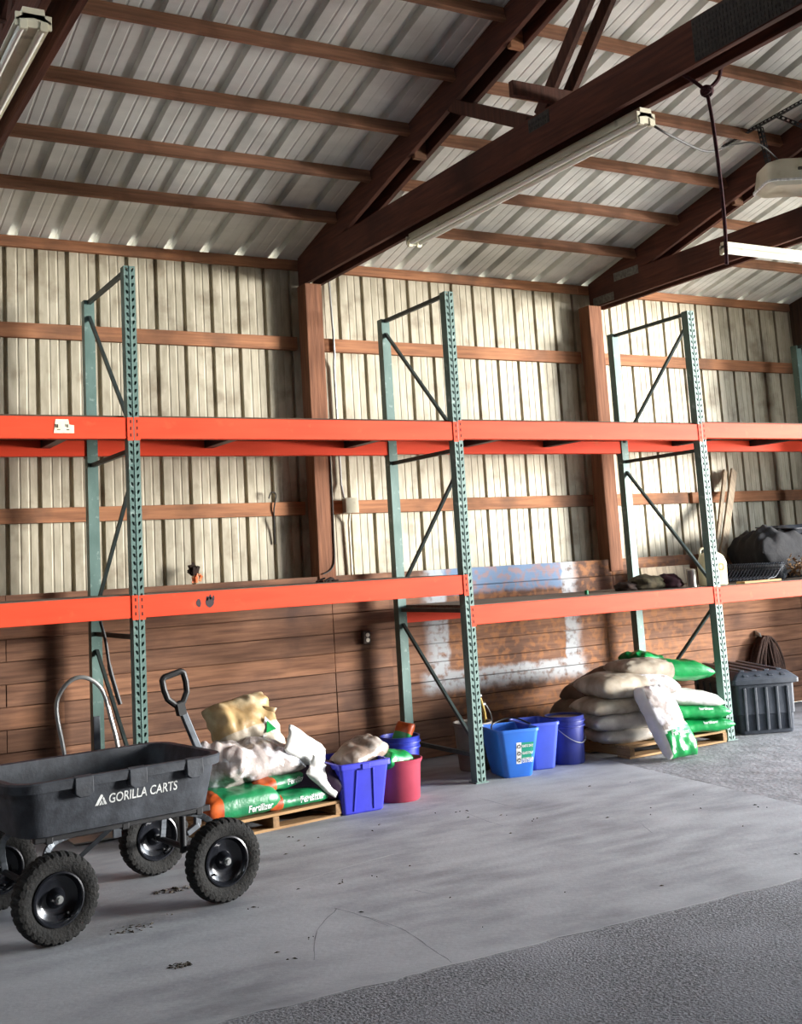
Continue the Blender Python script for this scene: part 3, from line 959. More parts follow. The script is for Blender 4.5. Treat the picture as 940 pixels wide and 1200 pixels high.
# pulling handle
pts = [(0.925, 0.38, 0.30), (0.945, 0.38, 0.69), (0.855, 0.38, 0.905)]
mb = MB()
mb.bar(pts[0], pts[1], 0.034, 0.030, (0, 1, 0)); mb.bar(pts[1], pts[2], 0.034, 0.034, (0, 1, 0))
mb.bar((0.86, 0.38, 0.27), (0.93, 0.38, 0.305), 0.034, 0.03)
hs = mb.build('pull_handle', M['grey_metal'], cart, bevel=0.004); hs['label'] = 'grey pull bar'
mb = MB()
G = Vector((0.850, 0.38, 0.905)); dg = Vector((-0.22, 0, 0.975)).normalized(); sd = Vector((dg.z, 0, -dg.x))
gp = [(0, -0.045), (0.01, 0.0), (0.055, 0.055), (0.072, 0.12), (0.060, 0.19), (0.0, 0.20), (-0.060, 0.19), (-0.072, 0.12), (-0.055, 0.055), (-0.01, 0.0)]
loop = [(0.022, 0.03), (0.058, 0.075), (0.066, 0.13), (0.064, 0.178), (0.050, 0.19), (-0.050, 0.19), (-0.064, 0.178), (-0.066, 0.13), (-0.058, 0.075), (-0.022, 0.03)]
lp = [G + sd * a + dg * b for a, b in loop]
L2 = []
for i in range(len(lp)):
    L2 += [lp[i], (lp[i] * 2 + lp[(i + 1) % len(lp)]) / 3, (lp[i] + lp[(i + 1) % len(lp)] * 2) / 3]
mb.tube(L2, 0.0165, 10, closed=True)
mb.bar(G - dg * 0.03, G + dg * 0.035, 0.044, 0.040, (0, 1, 0))
mb.build('grip', M['black_grip'], hs, smooth=True)

# ------------------------------------------------------------------ hand truck, pole and hose behind the cart
ht = thing('hand_truck', 'chrome tube loop handle of a hand truck behind the black cart', 'hand truck', (-2.76, 0.30, 0))
mb = MB()
path = smooth_path([(-0.13, 0.0, 0.05), (-0.165, 0.0, 0.50), (-0.212, 0.0, 0.80), (-0.185, 0.0, 0.92), (-0.10, 0.0, 0.995), (0.0, 0.0, 0.985), (0.085, 0.0, 0.90), (0.135, 0.0, 0.72), (0.18, 0.0, 0.50), (0.21, 0.0, 0.05)], 6)
mb.tube(path, 0.014, 10)
mb.build('tube_frame', M['galv'], ht, smooth=True)
mb = MB(); mb.tube([(-0.16, 0, 0.46), (0.185, 0, 0.46)], 0.011, 10); mb.tube([(-0.14, 0, 0.16), (0.205, 0, 0.16)], 0.011, 10)
mb.build('cross_tube', M['galv'], ht, smooth=True)
mb = MB(); mb.box((-0.16, -0.16, 0.012), (0.24, 0.01, 0.02)); mb.build('toe_plate', M['galv'], ht)
for x in (-0.19, 0.26):
    mb = MB(); mb.lathe([(0.03, -0.02), (0.095, -0.025), (0.105, 0), (0.095, 0.025), (0.03, 0.02)], 28, 'x', (x, 0.07, 0.105)); mb.build('wheel', M['rubber'], ht, smooth=True)
mb = MB()
hp = smooth_path([(-2.68, 0.30, 1.345), (-2.655, 0.28, 1.22), (-2.635, 0.27, 1.05), (-2.60, 0.26, 0.90), (-2.575, 0.26, 0.81)], 6)
mb.tube(hp, [0.011] * 12 + [0.015] * (len(hp) - 12), 8)
tag(mb.build('black_strap', M['black_grip'], smooth=True), 'short black strap hanging under the lower shelf beside the left rack frame', 'strap')
mb = MB(); mb.box((-2.63, 0.70, 0.0), (-2.585, 0.72, 0.70))
tag(mb.build('narrow_board', M['grey_metal'], bevel=0.004), 'narrow grey board standing against the left rack frame rear post', 'board')

# ------------------------------------------------------------------ sacks
def sack(name, label, L, Wd, Ht, mats, zone, loc, rot, seed, group, wr=0.010, drape=None, pinch=0.05, power=0.42, flat=0.55, nu=44, nv=32, cat='bag'):
    """filled film bag: a pillow with crimped flat ends, soft folds and a print zone per face"""
    mb = MB()
    rings = []
    def pt(u, v, side):
        a = max(0.0, 1 - abs(u) ** 5)
        b = max(0.0, 1 - abs(v) ** 3.2)
        h = (a * b) ** power
        x = L / 2 * u * (1 - pinch * (1 - v * v))
        y = Wd / 2 * v * (1 - pinch * (1 - u * u) * 0.4)
        y *= 1 - 0.10 * abs(u) ** 6
        z = Ht * (h * (1 - flat if side < 0 else flat)) * (1 if side > 0 else -1)
        if side < 0:
            z = -Ht * (1 - flat) * h
        q = Vector((x * 6 + seed * 7.3, y * 6 + seed, side * 2.0))
        fold = noise.noise(q) * wr + noise.noise(q * 2.7) * wr * 0.55 + wr * 0.5 * math.sin(y * 60 + seed + 5 * noise.noise(q)) * abs(u) ** 4
        z += fold * (0.35 + h)
        if drape:
            z += drape(x, y)
        return Vector((x, y, z))
    idx = {}
    for side in (1, -1):
        for j in range(nv + 1):
            for i in range(nu + 1):
                u, v = 2 * i / nu - 1, 2 * j / nv - 1
                edge_ = i in (0, nu) or j in (0, nv)
                if side < 0 and edge_:
                    idx[(side, i, j)] = idx[(1, i, j)]
                    continue
                u2 = math.copysign(1 - (1 - abs(u)) ** 1.25, u); v2 = math.copysign(1 - (1 - abs(v)) ** 1.25, v)
                idx[(side, i, j)] = len(mb.v)
                mb.v.append(pt(u2, v2, side))
    for side in (1, -1):
        for j in range(nv):
            for i in range(nu):
                f = (idx[(side, i, j)], idx[(side, i + 1, j)], idx[(side, i + 1, j + 1)], idx[(side, i, j + 1)])
                mb.face(f if side > 0 else f[::-1], zone((i + 0.5) / nu * 2 - 1, (j + 0.5) / nv * 2 - 1, side))
    o = mb.build(name, mats, None, smooth=True, loc=loc, rot=rot, angle=80)
    return tag(o, label, cat, group)
def one(u, v, s): return 0
def wav(u, v, k=0.08): return u + k * math.sin(v * 3.0 + 1)
Rd = math.radians

# pallet under the left pile
def pallet(name_label, loc, rz, lx, ly, h, runners=3):
    t = thing('wooden_pallet', name_label, 'pallet', loc, rz, 'wooden pallets')
    nb = 6
    bw = ly / nb
    for i in range(nb):
        mb = MB(); mb.box((0, i * bw + 0.008, h - 0.018), (lx, (i + 1) * bw - 0.008, h)); mb.build('deck_board', M['pallet'], t, bevel=0.002)
    for k in range(runners):
        x = k * (lx - 0.045) / (runners - 1)
        mb = MB(); mb.box((x, 0.0, 0.016), (x + 0.045, ly, h - 0.018)); mb.build('runner', M['pallet_y'], t, bevel=0.002)
    for i in (0, nb // 2, nb - 1):
        mb = MB(); mb.box((0, i * bw + 0.008, 0.0), (lx, (i + 1) * bw - 0.008, 0.016)); mb.build('bottom_board', M['pallet'], t, bevel=0.002)
    return t
pallet('worn wooden pallet under the opened bags beside the cart', (-2.27, -0.40, 0), Rd(8), 1.00, 0.85, 0.10)

GL = 'bags on the left pallet'
def fert_zone(u, v, s):
    return 1 if wav(u, v) < -0.55 else 0
def fert_text(o, origin, s=0.10, ux=(1, 0, 0), uy=(0, 0.35, 0.94), body='Fertilizer'):
    g = text_geo(body, s, bold=0.001)
    p = print_on(o, o, 'lettering', g, origin, ux, uy, M['letter_white'], 0.004)
    return p
o = sack('fertilizer_bag', 'green fertilizer bag at the front left of the left pallet beside the cart tyre', 0.52, 0.40, 0.17, [M['bag_green_dark'], M['bag_orange'], M['bag_white']],
         lambda u, v, s: 1 if u < -0.55 else (2 if v > 0.55 and s > 0 else 0), (-2.02, -0.19, 0.183), (0, 0, Rd(10)), 1, GL, power=0.30)
fert_text(o, (0.10, -0.19, -0.025), 0.05)
o = sack('fertilizer_bag', 'green fertilizer bag with an orange end lying flat at the front of the left pallet', 0.50, 0.40, 0.11, [M['bag_green_dark'], M['bag_orange']], fert_zone, (-1.62, -0.11, 0.150), (0, 0, Rd(10)), 2, GL, power=0.32)
fert_text(o, (0.09, -0.19, 0.0), 0.052)
o = sack('fertilizer_bag', 'upper green fertilizer bag with an orange end, stacked under the cloudy plastic bag', 0.50, 0.38, 0.10, [M['bag_green_dark'], M['bag_orange']], lambda u, v, s: 1 if wav(u, v) < -0.45 else 0, (-1.66, -0.05, 0.258), (0, Rd(-3), Rd(12)), 3, GL, power=0.34)
fert_text(o, (0.06, -0.18, 0.0), 0.045)
o = sack('plastic_bag', 'large cloudy clear plastic bag draped over the green fertilizer bags', 0.60, 0.48, 0.24, [M['bag_clear']], one, (-1.77, 0.02, 0.375), (Rd(8), Rd(6), Rd(6)), 4, GL, wr=0.035, power=0.55)
o = sack('plastic_bag', 'crumpled clear plastic sheet bag beside the cart end on the left pallet', 0.42, 0.36, 0.24, [M['bag_clear']], one, (-2.03, -0.08, 0.365), (Rd(10), Rd(30), Rd(60)), 5, GL, wr=0.045, power=0.55)
o = sack('seed_bag', 'upright tan and white bag with a green triangle behind the cloudy plastic bag', 0.50, 0.44, 0.22, [M['bag_tan'], M['bag_beige']],
         lambda u, v, s: 1 if v < -0.1 else 0, (-1.74, 0.22, 0.565), (Rd(62), Rd(-8), Rd(12)), 6, GL, wr=0.03, power=0.5)
tri = ([Vector((-0.075, -0.05, 0)), Vector((0.075, -0.05, 0)), Vector((0.02, 0.075, 0))], [(0, 1, 2)])
print_on(o, o, 'triangle_print', tri, (0.10, -0.07, 0), (1, 0.1, 0), (0, 1, 0), M['bag_white'], 0.012)
tri2 = ([Vector((-0.045, -0.035, 0)), Vector((0.05, -0.035, 0)), Vector((0.014, 0.045, 0))], [(0, 1, 2)])
print_on(o, o, 'triangle_print', tri2, (0.10, -0.072, 0), (1, 0.1, 0), (0, 1, 0), M['bag_green'], 0.014)
mb = MB()
fl = []
for i in range(9):
    for j in range(5):
        t, q = i / 8, j / 4
        fl.append((-1.60 + 0.09 * q + 0.02 * math.sin(6 * t), 0.20 + 0.04 * math.sin(3 * t + q), 0.44 + 0.26 * t - 0.02 * q * t))
mb.add(fl, [(i * 5 + j, i * 5 + j + 1, (i + 1) * 5 + j + 1, (i + 1) * 5 + j) for i in range(8) for j in range(4)])
ob = mb.build('bag_flap', M['bag_tan'], o, smooth=True)
ob.matrix_parent_inverse = o.matrix_world.inverted() if False else Matrix.LocRotScale(Vector((-1.74, 0.22, 0.565)), __import__('mathutils').Euler((Rd(62), Rd(-8), Rd(12))), None).inverted()
md = ob.modifiers.new('thick', 'SOLIDIFY'); md.thickness = 0.004
o = sack('paper_sack', 'white folded sack standing up at the right end of the left pallet', 0.34, 0.22, 0.07, [M['bag_white']], one, (-1.44, -0.10, 0.425), (Rd(60), Rd(35), Rd(5)), 8, GL, wr=0.022)
o = sack('opened_bag', 'opened dark purple bag with a white lining at the right end of the left pallet', 0.44, 0.40, 0.24, [M['bag_purple'], M['bag_white']], lambda u, v, s: 1 if (s > 0 and v > -0.2 and abs(u) < 0.35) else 0, (-1.42, -0.05, 0.215), (Rd(4), 0, Rd(-20)), 9, GL, wr=0.025)
o = sack('torn_flap', 'torn white flap hanging from the purple bag', 0.27, 0.17, 0.03, [M['bag_white']], one, (-1.385, -0.24, 0.265), (Rd(58), Rd(42), Rd(0)), 10, GL, wr=0.02)

# ------------------------------------------------------------------ tubs and buckets beside the left pallet
def taper_box(name, m, parent, w0, d0, w1, d1, h, r, th=0.006, lip=0.02, lip_h=0.03, cx=0.0):
    mb = MB()
    def rg(w, d, z, rr): return rrect(-w / 2, w / 2, -d / 2, d / 2, rr, z, 5)
    mb.loft([rg(w0 - 0.02, d0 - 0.02, 0, r * 0.8), rg(w0, d0, 0.01, r), rg(w1, d1, h - lip_h, r), rg(w1 + lip, d1 + lip, h - lip_h, r), rg(w1 + lip, d1 + lip, h - 0.004, r), rg(w1 + lip - 0.008, d1 + lip - 0.008, h, r),
             rg(w1 - th, d1 - th, h, r), rg(w0 - th * 2, d0 - th * 2, 0.02, r)], cap0=True, cap1=True)
    return mb.build(name, m, parent, smooth=True)
tt = thing('storage_tote', 'open violet blue plastic tote beside the left pallet', 'tote', (-1.122, -0.075, 0), Rd(0.5))
taper_box('tub', M['tote_blue'], tt, 0.305, 0.40, 0.365, 0.48, 0.33, 0.025, lip=0.028, lip_h=0.034)
for x in (-0.075, 0.075):
    mb = MB()
    a = Vector((x, -0.201, 0.02)); b = Vector((x * 0.80, -0.240, 0.285))
    mb.bar(a, b, 0.012, 0.014, (0, 1, 0)); mb.build('rib', M['tote_blue'], tt, bevel=0.003)
mb = MB(); mb.box((-0.03, -0.262, 0.285), (0.03, -0.25, 0.322)); mb.build('latch', M['tote_blue'], tt, bevel=0.003)
sack('plastic_bag', 'cloudy plastic bag of brown stuff lying in the blue tote', 0.36, 0.28, 0.17, [mat('bag_brown_contents', (150, 132, 118), (112, 96, 84), 7, rough=0.3, bump=0.7, c3=(196, 188, 180), s3=9)], one, (-1.03, -0.06, 0.325), (0, Rd(-18), Rd(15)), 12, None, wr=0.02)
rt = thing('tub_bucket', 'red plastic tub bucket beside the blue tote', 'bucket', (-0.735, -0.075, 0), Rd(-15))
mb = MB()
mb.lathe([(0.0, 0.0), (0.135, 0.0), (0.145, 0.012), (0.160, 0.24), (0.172, 0.262), (0.176, 0.275), (0.168, 0.278), (0.158, 0.262), (0.150, 0.24), (0.137, 0.02), (0.0, 0.018)], 40, sx=1.0, sy=0.86)
mb.build('tub', M['bucket_red'], rt, smooth=True)
sack('plastic_bag', 'shiny green plastic bag lying in the red bucket', 0.26, 0.20, 0.13, [M['bag_green']], one, (-0.775, -0.075, 0.262), (0, Rd(8), Rd(20)), 13, None, wr=0.02)
def bucket(label, m, loc, h, r0, r1, lid=False):
    t = thing('plastic_bucket', label, 'bucket', loc, 0)
    mb = MB()
    prof = [(0.0, 0), (r0, 0), (r0 + 0.004, 0.01), (r1 - 0.006, h * 0.76), (r1 + 0.006, h * 0.77), (r1 + 0.006, h * 0.80), (r1 - 0.002, h * 0.81), (r1, h * 0.87), (r1 + 0.009, h * 0.875), (r1 + 0.009, h * 0.90), (r1, h * 0.91), (r1 + 0.002, h * 0.985), (r1 + 0.006, h)]
    prof += [(r1 - 0.006, h), (r1 - 0.008, h * 0.9), (r0 - 0.004, 0.02), (0, 0.018)]
    mb.lathe(prof, 40)
    mb.build('pail', m, t, smooth=True)
    return t
bt = bucket('blue bucket behind the red tub at the foot of the middle rack frame', M['bucket_blue'], (-0.475, 0.33, 0), 0.36, 0.125, 0.145)
sack('orange_green_pouch', 'small orange and green pouch sticking out of the blue bucket', 0.17, 0.15, 0.07, [M['bag_orange'], M['bag_green']], lambda u, v, s: 1 if u < 0 else 0, (-0.46, 0.30, 0.375), (Rd(20), Rd(-60), Rd(10)), 14, None, cat='pouch')

# ------------------------------------------------------------------ recycling bins, blue pail, grey pail of tools
def office_bin(label, m, loc, rz, w0, d0, w1, d1, h):
    t = thing('recycling_bin', label, 'bin', loc, rz, 'blue rectangular bins')
    b = taper_box('bin_body', m, t, w0, d0, w1, d1, h, 0.045, lip=0.012, lip_h=0.022)
    return t, b
t, b = office_bin('bright blue recycling bin with white and green stickers beside the middle rack frame', M['bin_blue'], (0.355, 0.125, 0), Rd(-12), 0.235, 0.30, 0.33, 0.40, 0.35)
# sticker: white strip with three recycling triangles, green band with white words
def sticker_part(name, geo, m, ox, oz, off):
    return print_on(b, b, name, geo, (ox, -0.17, oz), (1, 0, 0), (0, 0.13, 0.99), m, off)
sticker_part('sticker', grid_rect(-0.020, -0.072, 0.020, 0.078, 2, 8), M['letter_white'], -0.005, 0.172, 0.0015)
sticker_part('sticker_band', grid_rect(-0.002, -0.040, 0.098, 0.076, 4, 8), M['sticker_green'], 0.018, 0.172, 0.0012)
for k, z in enumerate((0.222, 0.172, 0.124)):
    vs, fs = [], []
    for q in range(3):
        a0 = 2 * PI * q / 3 + PI / 2
        p0 = Vector((math.cos(a0 + 0.35), math.sin(a0 + 0.35), 0)) * 0.015; p1 = Vector((math.cos(a0 + 2.0), math.sin(a0 + 2.0), 0)) * 0.015
        dd = (p1 - p0).normalized(); nn = Vector((-dd.y, dd.x, 0))
        o0 = len(vs)
        vs += [p0 - nn * 0.003, p1 - dd * 0.007 - nn * 0.003, p1 - dd * 0.007 + nn * 0.003, p0 + nn * 0.003]
        fs.append((o0, o0 + 1, o0 + 2, o0 + 3))
        o1 = len(vs)
        vs += [p1 - dd * 0.007 - nn * 0.007, p1 + dd * 0.002, p1 - dd * 0.007 + nn * 0.007]
        fs.append((o1, o1 + 1, o1 + 2))
    sticker_part('recycling_symbol', (vs, fs), M['ink'], -0.005, z, 0.003)
for body, z in (('PLASTIC ONLY', 0.222), ('GLASS ONLY', 0.172), ('ALUMINUM', 0.130), ('CANS ONLY', 0.112)):
    g = text_geo(body, 0.021, bold=0.0007)
    xs = [v.x for v in g[0]]; sc = 0.090 / (max(xs) - min(xs))
    g = ([Vector((v.x * sc, v.y * 1.15, 0)) for v in g[0]], g[1])
    sticker_part('lettering', g, M['letter_white'], 0.066, z, 0.003)
mb = MB(); pts = smooth_path([(-0.155, -0.05, 0.335), (-0.10, 0.05, 0.372), (0.06, 0.06, 0.40), (0.16, -0.05, 0.36)], 6); mb.tube(pts, 0.006, 8)
mb.build('wire_handle', M['black_metal'], t, smooth=True)
office_bin('plain violet blue bin between the stickered bin and the navy pail', M['bin_blue_b'], (0.665, 0.225, 0), Rd(-12), 0.21, 0.28, 0.27, 0.38, 0.352)
pb = bucket('navy blue pail with a white square mark beside the right pallet', M['bucket_navy'], (0.955, 0.21, 0), 0.362, 0.13, 0.149)
mb = MB(); mb.lathe([(0.0, 0.340), (0.135, 0.340), (0.138, 0.345), (0.0, 0.350)], 32); lid_ = mb.build('contents', M['brown_sheet'], pb, smooth=True); lid_['label'] = 'grey brown grain inside'
mb = MB(); a = [(0.152 * math.cos(t_), 0.152 * math.sin(t_), 0.27 - 0.11 * math.sin((t_ + 2.6) / 2.6 * PI)) for t_ in [-2.6 + 2.6 * k / 20 for k in range(21)]]
mb.tube(a, 0.003, 6); mb.build('bail_handle', M['galv'], pb, smooth=True)
pail = pb.children[0]
q = []
fr = []
for a_, b_, c_, d_ in ((-0.030, -0.040, 0.030, -0.034), (-0.030, 0.034, 0.030, 0.040), (-0.030, -0.034, -0.024, 0.034), (0.024, -0.034, 0.030, 0.034), (-0.010, -0.020, -0.003, 0.022), (-0.003, -0.020, 0.012, -0.013)):
    g = grid_rect(a_, b_, c_, d_, 4, 4); k = len(q)
    q += g[0]; fr += [tuple(k + i for i in f) for f in g[1]]
print_on(pail, pail, 'square_mark', (q, fr), (0.062, -0.10, 0.15), (0.88, 0.48, 0), (0, 0, 1), M['letter_white'], 0.003)
gp_ = thing('grey_pail', 'grey pail of tools behind the middle rack frame and the stickered bin', 'pail', (0.28, 0.50, 0))
mb = MB(); mb.lathe([(0, 0), (0.115, 0), (0.12, 0.01), (0.145, 0.33), (0.152, 0.335), (0.152, 0.36), (0.142, 0.36), (0.118, 0.02), (0, 0.02)], 32); mb.build('pail', M['grey_plastic'], gp_, smooth=True)
mb = MB(); mb.tube([(0.36, 0.47, 0.05), (0.30, 0.50, 0.36)], 0.011, 8); mb.tube([(0.300, 0.50, 0.36), (0.298, 0.50, 0.43)], 0.016, 8, 0)
mb.tube(smooth_path([(0.298, 0.50, 0.43), (0.294, 0.50, 0.52), (0.33, 0.50, 0.56), (0.365, 0.50, 0.545)], 5), 0.006, 8, 1)
tag(mb.build('hand_sprayer', [M['yellow'], M['tin']], smooth=True), 'yellow handled tool with a bent steel tip standing in the grey pail', 'tool')
mb = MB(); mb.tube(smooth_path([(0.40, 0.52, 0.06), (0.42, 0.52, 0.36), (0.40, 0.52, 0.48), (0.375, 0.52, 0.55)], 5), 0.009, 8); mb.lathe([(0.0, -0.02), (0.017, -0.015), (0.017, 0.015), (0.0, 0.02)], 12, 'x', (0.375, 0.52, 0.545), 1)
tag(mb.build('grabber_tool', [M['yellow'], M['tin']], smooth=True), 'pale yellow curved stick behind the stickered bin', 'tool')
mb = MB(); mb.tube(smooth_path([(0.36, 0.55, 0.10), (0.36, 0.55, 0.36), (0.41, 0.55, 0.47), (0.455, 0.55, 0.46), (0.50, 0.55, 0.36), (0.49, 0.56, 0.20)], 6), 0.004, 6); mb.lathe([(0.0, -0.016), (0.016, -0.012), (0.016, 0.012), (0.0, 0.016)], 12, 'x', (0.43, 0.55, 0.472))
tag(mb.build('wire_hoop', M['tin'], smooth=True), 'thin silver wire hoop with a white clip behind the stickered bin', 'wire')

# ------------------------------------------------------------------ right pallet of seed bags
pallet('wooden pallet under the tall pile of seed bags', (1.36, -0.06, 0), Rd(1.5), 1.07, 0.95, 0.095)
GR = 'bags on the right pallet'
def halfgreen(k): return lambda u, v, s: 1 if wav(u, v) > k else 0
BM = M
o = sack('seed_bag', 'bottom left bag of the right pile, grey with a dark green end', 0.72, 0.46, 0.125, [M['bag_grey'], M['bag_green_dark']], halfgreen(0.1), (1.60, 0.20, 0.153), (0, 0, Rd(-6)), 21, GR)
o = sack('seed_bag', 'second bag from the bottom on the left of the right pile, cream grey', 0.74, 0.48, 0.15, [M['bag_grey']], one, (1.56, 0.20, 0.265), (0, 0, Rd(-12)), 22, GR)
o = sack('seed_bag', 'third bag on the left of the right pile, beige with a pale blue label', 0.72, 0.46, 0.14, [M['bag_beige'], M['label_blue']], lambda u, v, s: 1 if 0.15 < u < 0.75 else 0, (1.53, 0.21, 0.385), (0, Rd(-2), Rd(-10)), 23, GR)
o = sack('seed_bag', 'bulging silver beige bag near the top left of the right pile', 0.74, 0.50, 0.20, [M['bag_beige'], M['bag_clear']], halfgreen(0.05), (1.62, 0.22, 0.515), (0, Rd(3), Rd(-8)), 24, GR)
o = sack('seed_bag', 'bottom right green bag of the right pile', 0.66, 0.44, 0.125, [M['bag_green'], M['bag_white']], lambda u, v, s: 1 if u < -0.55 else 0, (2.16, 0.13, 0.152), (0, 0, Rd(-14)), 25, GR)
fert_text(o, (0.10, -0.18, 0.02), 0.038, uy=(0, 0.6, 0.8), body='fertilizer')
o = sack('seed_bag', 'second bag from the bottom on the right of the right pile, bright green', 0.66, 0.44, 0.13, [M['bag_green'], M['bag_white']], lambda u, v, s: 1 if u < -0.6 else 0, (2.14, 0.14, 0.268), (0, Rd(3), Rd(-16)), 26, GR)
fert_text(o, (0.10, -0.18, 0.02), 0.038, uy=(0, 0.6, 0.8), body='fertilizer')
o = sack('seed_bag', 'white bag drooping at the right of the pile above two green bags', 0.66, 0.42, 0.13, [M['bag_white']], one, (2.10, 0.15, 0.388), (0, Rd(10), Rd(-16)), 27, GR)
o = sack('seed_bag', 'top bag of the right pile, brown with a shining green end', 0.82, 0.46, 0.17, [M['bag_beige'], M['bag_green']], halfgreen(-0.05), (2.00, 0.24, 0.610), (0, Rd(5), Rd(-14)), 28, GR, wr=0.014)
o = sack('seed_bag', 'small crumpled green bag on the very top of the right pile', 0.34, 0.28, 0.09, [M['bag_green']], one, (1.98, 0.42, 0.70), (0, Rd(6), Rd(20)), 29, GR, wr=0.03)
o = sack('seed_bag', 'dull brown bag at the shaded back left of the right pile', 0.60, 0.46, 0.30, [M['brown_sheet']], one, (1.62, 0.70, 0.26), (0, 0, Rd(10)), 30, GR)
o = sack('seed_bag', 'flat brown bag sloping behind the top of the right pile', 0.66, 0.40, 0.16, [M['brown_sheet']], one, (1.70, 0.66, 0.50), (0, Rd(-14), Rd(12)), 31, GR)
# leaning bag in front
def lean_zone(u, v, s):
    if v > 0.72: return 1
    return 0 if u < -0.28 - 0.10 * v else (1 if u > 0.86 or u < -0.20 - 0.1 * v else 2)
lb = sack('seed_bag', 'half clear bag with a green base leaning on the front of the right pile', 0.60, 0.33, 0.17, [M['bag_green'], M['bag_white'], M['bag_clear']], lean_zone, (0, 0, 0), (0, 0, 0), 33, GR, wr=0.02, pinch=0.02)
upv = Vector((-0.01, 0.33, 0.53)).normalized()          # its length runs up the slope
side = Vector((-0.99, -0.02, 0)).normalized()
nv_ = upv.cross(side).normalized(); side = nv_.cross(upv)
mm = Matrix.Identity(4)
for i in range(3):
    mm[i][0], mm[i][1], mm[i][2] = upv[i], side[i], nv_[i]
    mm[i][3] = (1.625, -0.195, 0.272)[i]
lb.matrix_world = mm
g = text_geo('Fertilizer', 0.05, bold=0.0008)
print_on(lb, lb, 'lettering', g, (-0.14, 0.0, 0), (0, -1, 0), (1, 0, 0), M['letter_white'], 0.004)

# ------------------------------------------------------------------ black storage trunk
tk = thing('storage_chest', 'large black ribbed plastic storage chest right of the right rack frame', 'storage chest', (2.753, 0.125, 0), Rd(-24))
TW, TD, TH = 0.50, 1.00, 0.44
mb = MB()
def rg(x0, x1, y0, y1, z, r=0.03): return rrect(x0, x1, y0, y1, r, z, 4)
mb.loft([rg(0.02, TW - 0.02, 0.02, TD - 0.02, 0.0), rg(0.012, TW - 0.012, 0.012, TD - 0.012, 0.02), rg(0.004, TW - 0.004, 0.004, TD - 0.004, 0.16), rg(-0.004, TW + 0.004, -0.004, TD + 0.004, 0.165), rg(-0.01, TW + 0.01, -0.01, TD + 0.01, TH - 0.03)], cap0=True, cap1=True)
mb.build('chest_body', M['tote_black'], tk, smooth=True)
for k in range(5):
    x = 0.06 + k * (TW - 0.12) / 4
    mb = MB(); mb.bar((x, 0.004, 0.03), (x, -0.013, TH - 0.05), 0.026, 0.022, (0, 1, 0)); mb.build('rib', M['tote_black'], tk, bevel=0.006)
for k in range(6):
    y = 0.10 + k * (TD - 0.2) / 5
    mb = MB(); mb.bar((0.004, y, 0.03), (-0.013, y, TH - 0.05), 0.026, 0.022, (1, 0, 0)); mb.build('rib', M['tote_black'], tk, bevel=0.006)
mb = MB()
mb.loft([rg(-0.015, TW + 0.015, -0.015, TD + 0.015, TH - 0.03), rg(-0.045, TW + 0.045, -0.045, TD + 0.045, TH - 0.02), rg(-0.045, TW + 0.045, -0.045, TD + 0.045, TH + 0.015), rg(-0.03, TW + 0.03, -0.03, TD + 0.03, TH + 0.03), rg(0.02, TW - 0.02, 0.02, TD - 0.02, TH + 0.075), rg(0.05, TW - 0.05, 0.05, TD - 0.05, TH + 0.08)], cap0=True, cap1=True)
ld = mb.build('chest_lid', M['tote_black'], tk, smooth=True)
for k in range(4):
    x = 0.085 + k * (TW - 0.17) / 3
    mb = MB(); mb.bar((x, 0.06, TH + 0.080), (x, TD - 0.06, TH + 0.080), 0.045, 0.024)
    mb.bar((x, -0.02, TH + 0.040), (x, 0.08, TH + 0.082), 0.045, 0.02)
    mb.build('lid_ridge', M['tote_black'], ld, bevel=0.006)

# ------------------------------------------------------------------ things on the walls
ob_ = thing('wall_outlet', 'small dark wall outlet with two ivory sockets on the boards', 'outlet', (-0.254, 1.195, 1.03))
mb = MB(); mb.box((-0.036, -0.045, -0.055), (0.036, 0.0, 0.055)); mb.build('outlet_box', M['faceplate'], ob_, bevel=0.012)
for z in (-0.02, 0.02):
    mb = MB(); mb.lathe([(0.0, -0.052), (0.0165, -0.051), (0.0165, -0.044)], 20, 'y', (0.004, 0, z)); mb.build('socket', M['receptacle'], ob_, smooth=True)
jb_ = thing('junction_box', 'pale square junction box on the lower girt right of the left wall post', 'junction box', (-0.262, 1.342, 2.115))
mb = MB(); mb.box((-0.058, -0.07, -0.062), (0.058, 0.0, 0.062)); mb.build('box_body', M['galv'], jb_, bevel=0.005)
mb = MB(); mb.box((-0.06, -0.075, -0.064), (0.06, -0.07, 0.064)); mb.build('cover', M['white_enamel'], jb_, bevel=0.003)
mb = MB()
mb.tube([(-0.325, 1.362, 4.125), (-0.325, 1.330, 3.56), (-0.325, 1.330, 3.42), (-0.318, 1.362, 3.30), (-0.310, 1.362, 2.30), (-0.310, 1.325, 2.18)], 0.010, 8)
tag(mb.build('conduit_pipe', M['galv'], smooth=True), 'thin grey conduit running down the metal wall to the junction box', 'conduit')
mb = MB(); mb.tube([(-0.262, 1.325, 2.05), (-0.258, 1.355, 1.98), (-0.250, 1.365, 1.44)], 0.012, 8)
tag(mb.build('conduit_pipe', M['white_enamel'], smooth=True), 'short white conduit going down from the junction box', 'conduit')
mb = MB(); mb.tube(smooth_path([(-0.492, 1.185, 2.75), (-0.489, 1.183, 2.2), (-0.494, 1.183, 1.85), (-0.50, 1.183, 1.66), (-0.54, 1.183, 1.59), (-0.61, 1.18, 1.56)], 5), 0.005, 6)
tag(mb.build('loose_wire', M['cable'], smooth=True), 'thin dark wire hanging down the right side of the left wall post', 'wire')
mb = MB(); mb.tube(smooth_path([(-0.99, 1.335, 2.19), (-0.97, 1.325, 2.24), (-0.93, 1.325, 2.22), (-0.95, 1.33, 2.10), (-0.94, 1.36, 1.95), (-0.935, 1.37, 1.82)], 5), 0.006, 6)
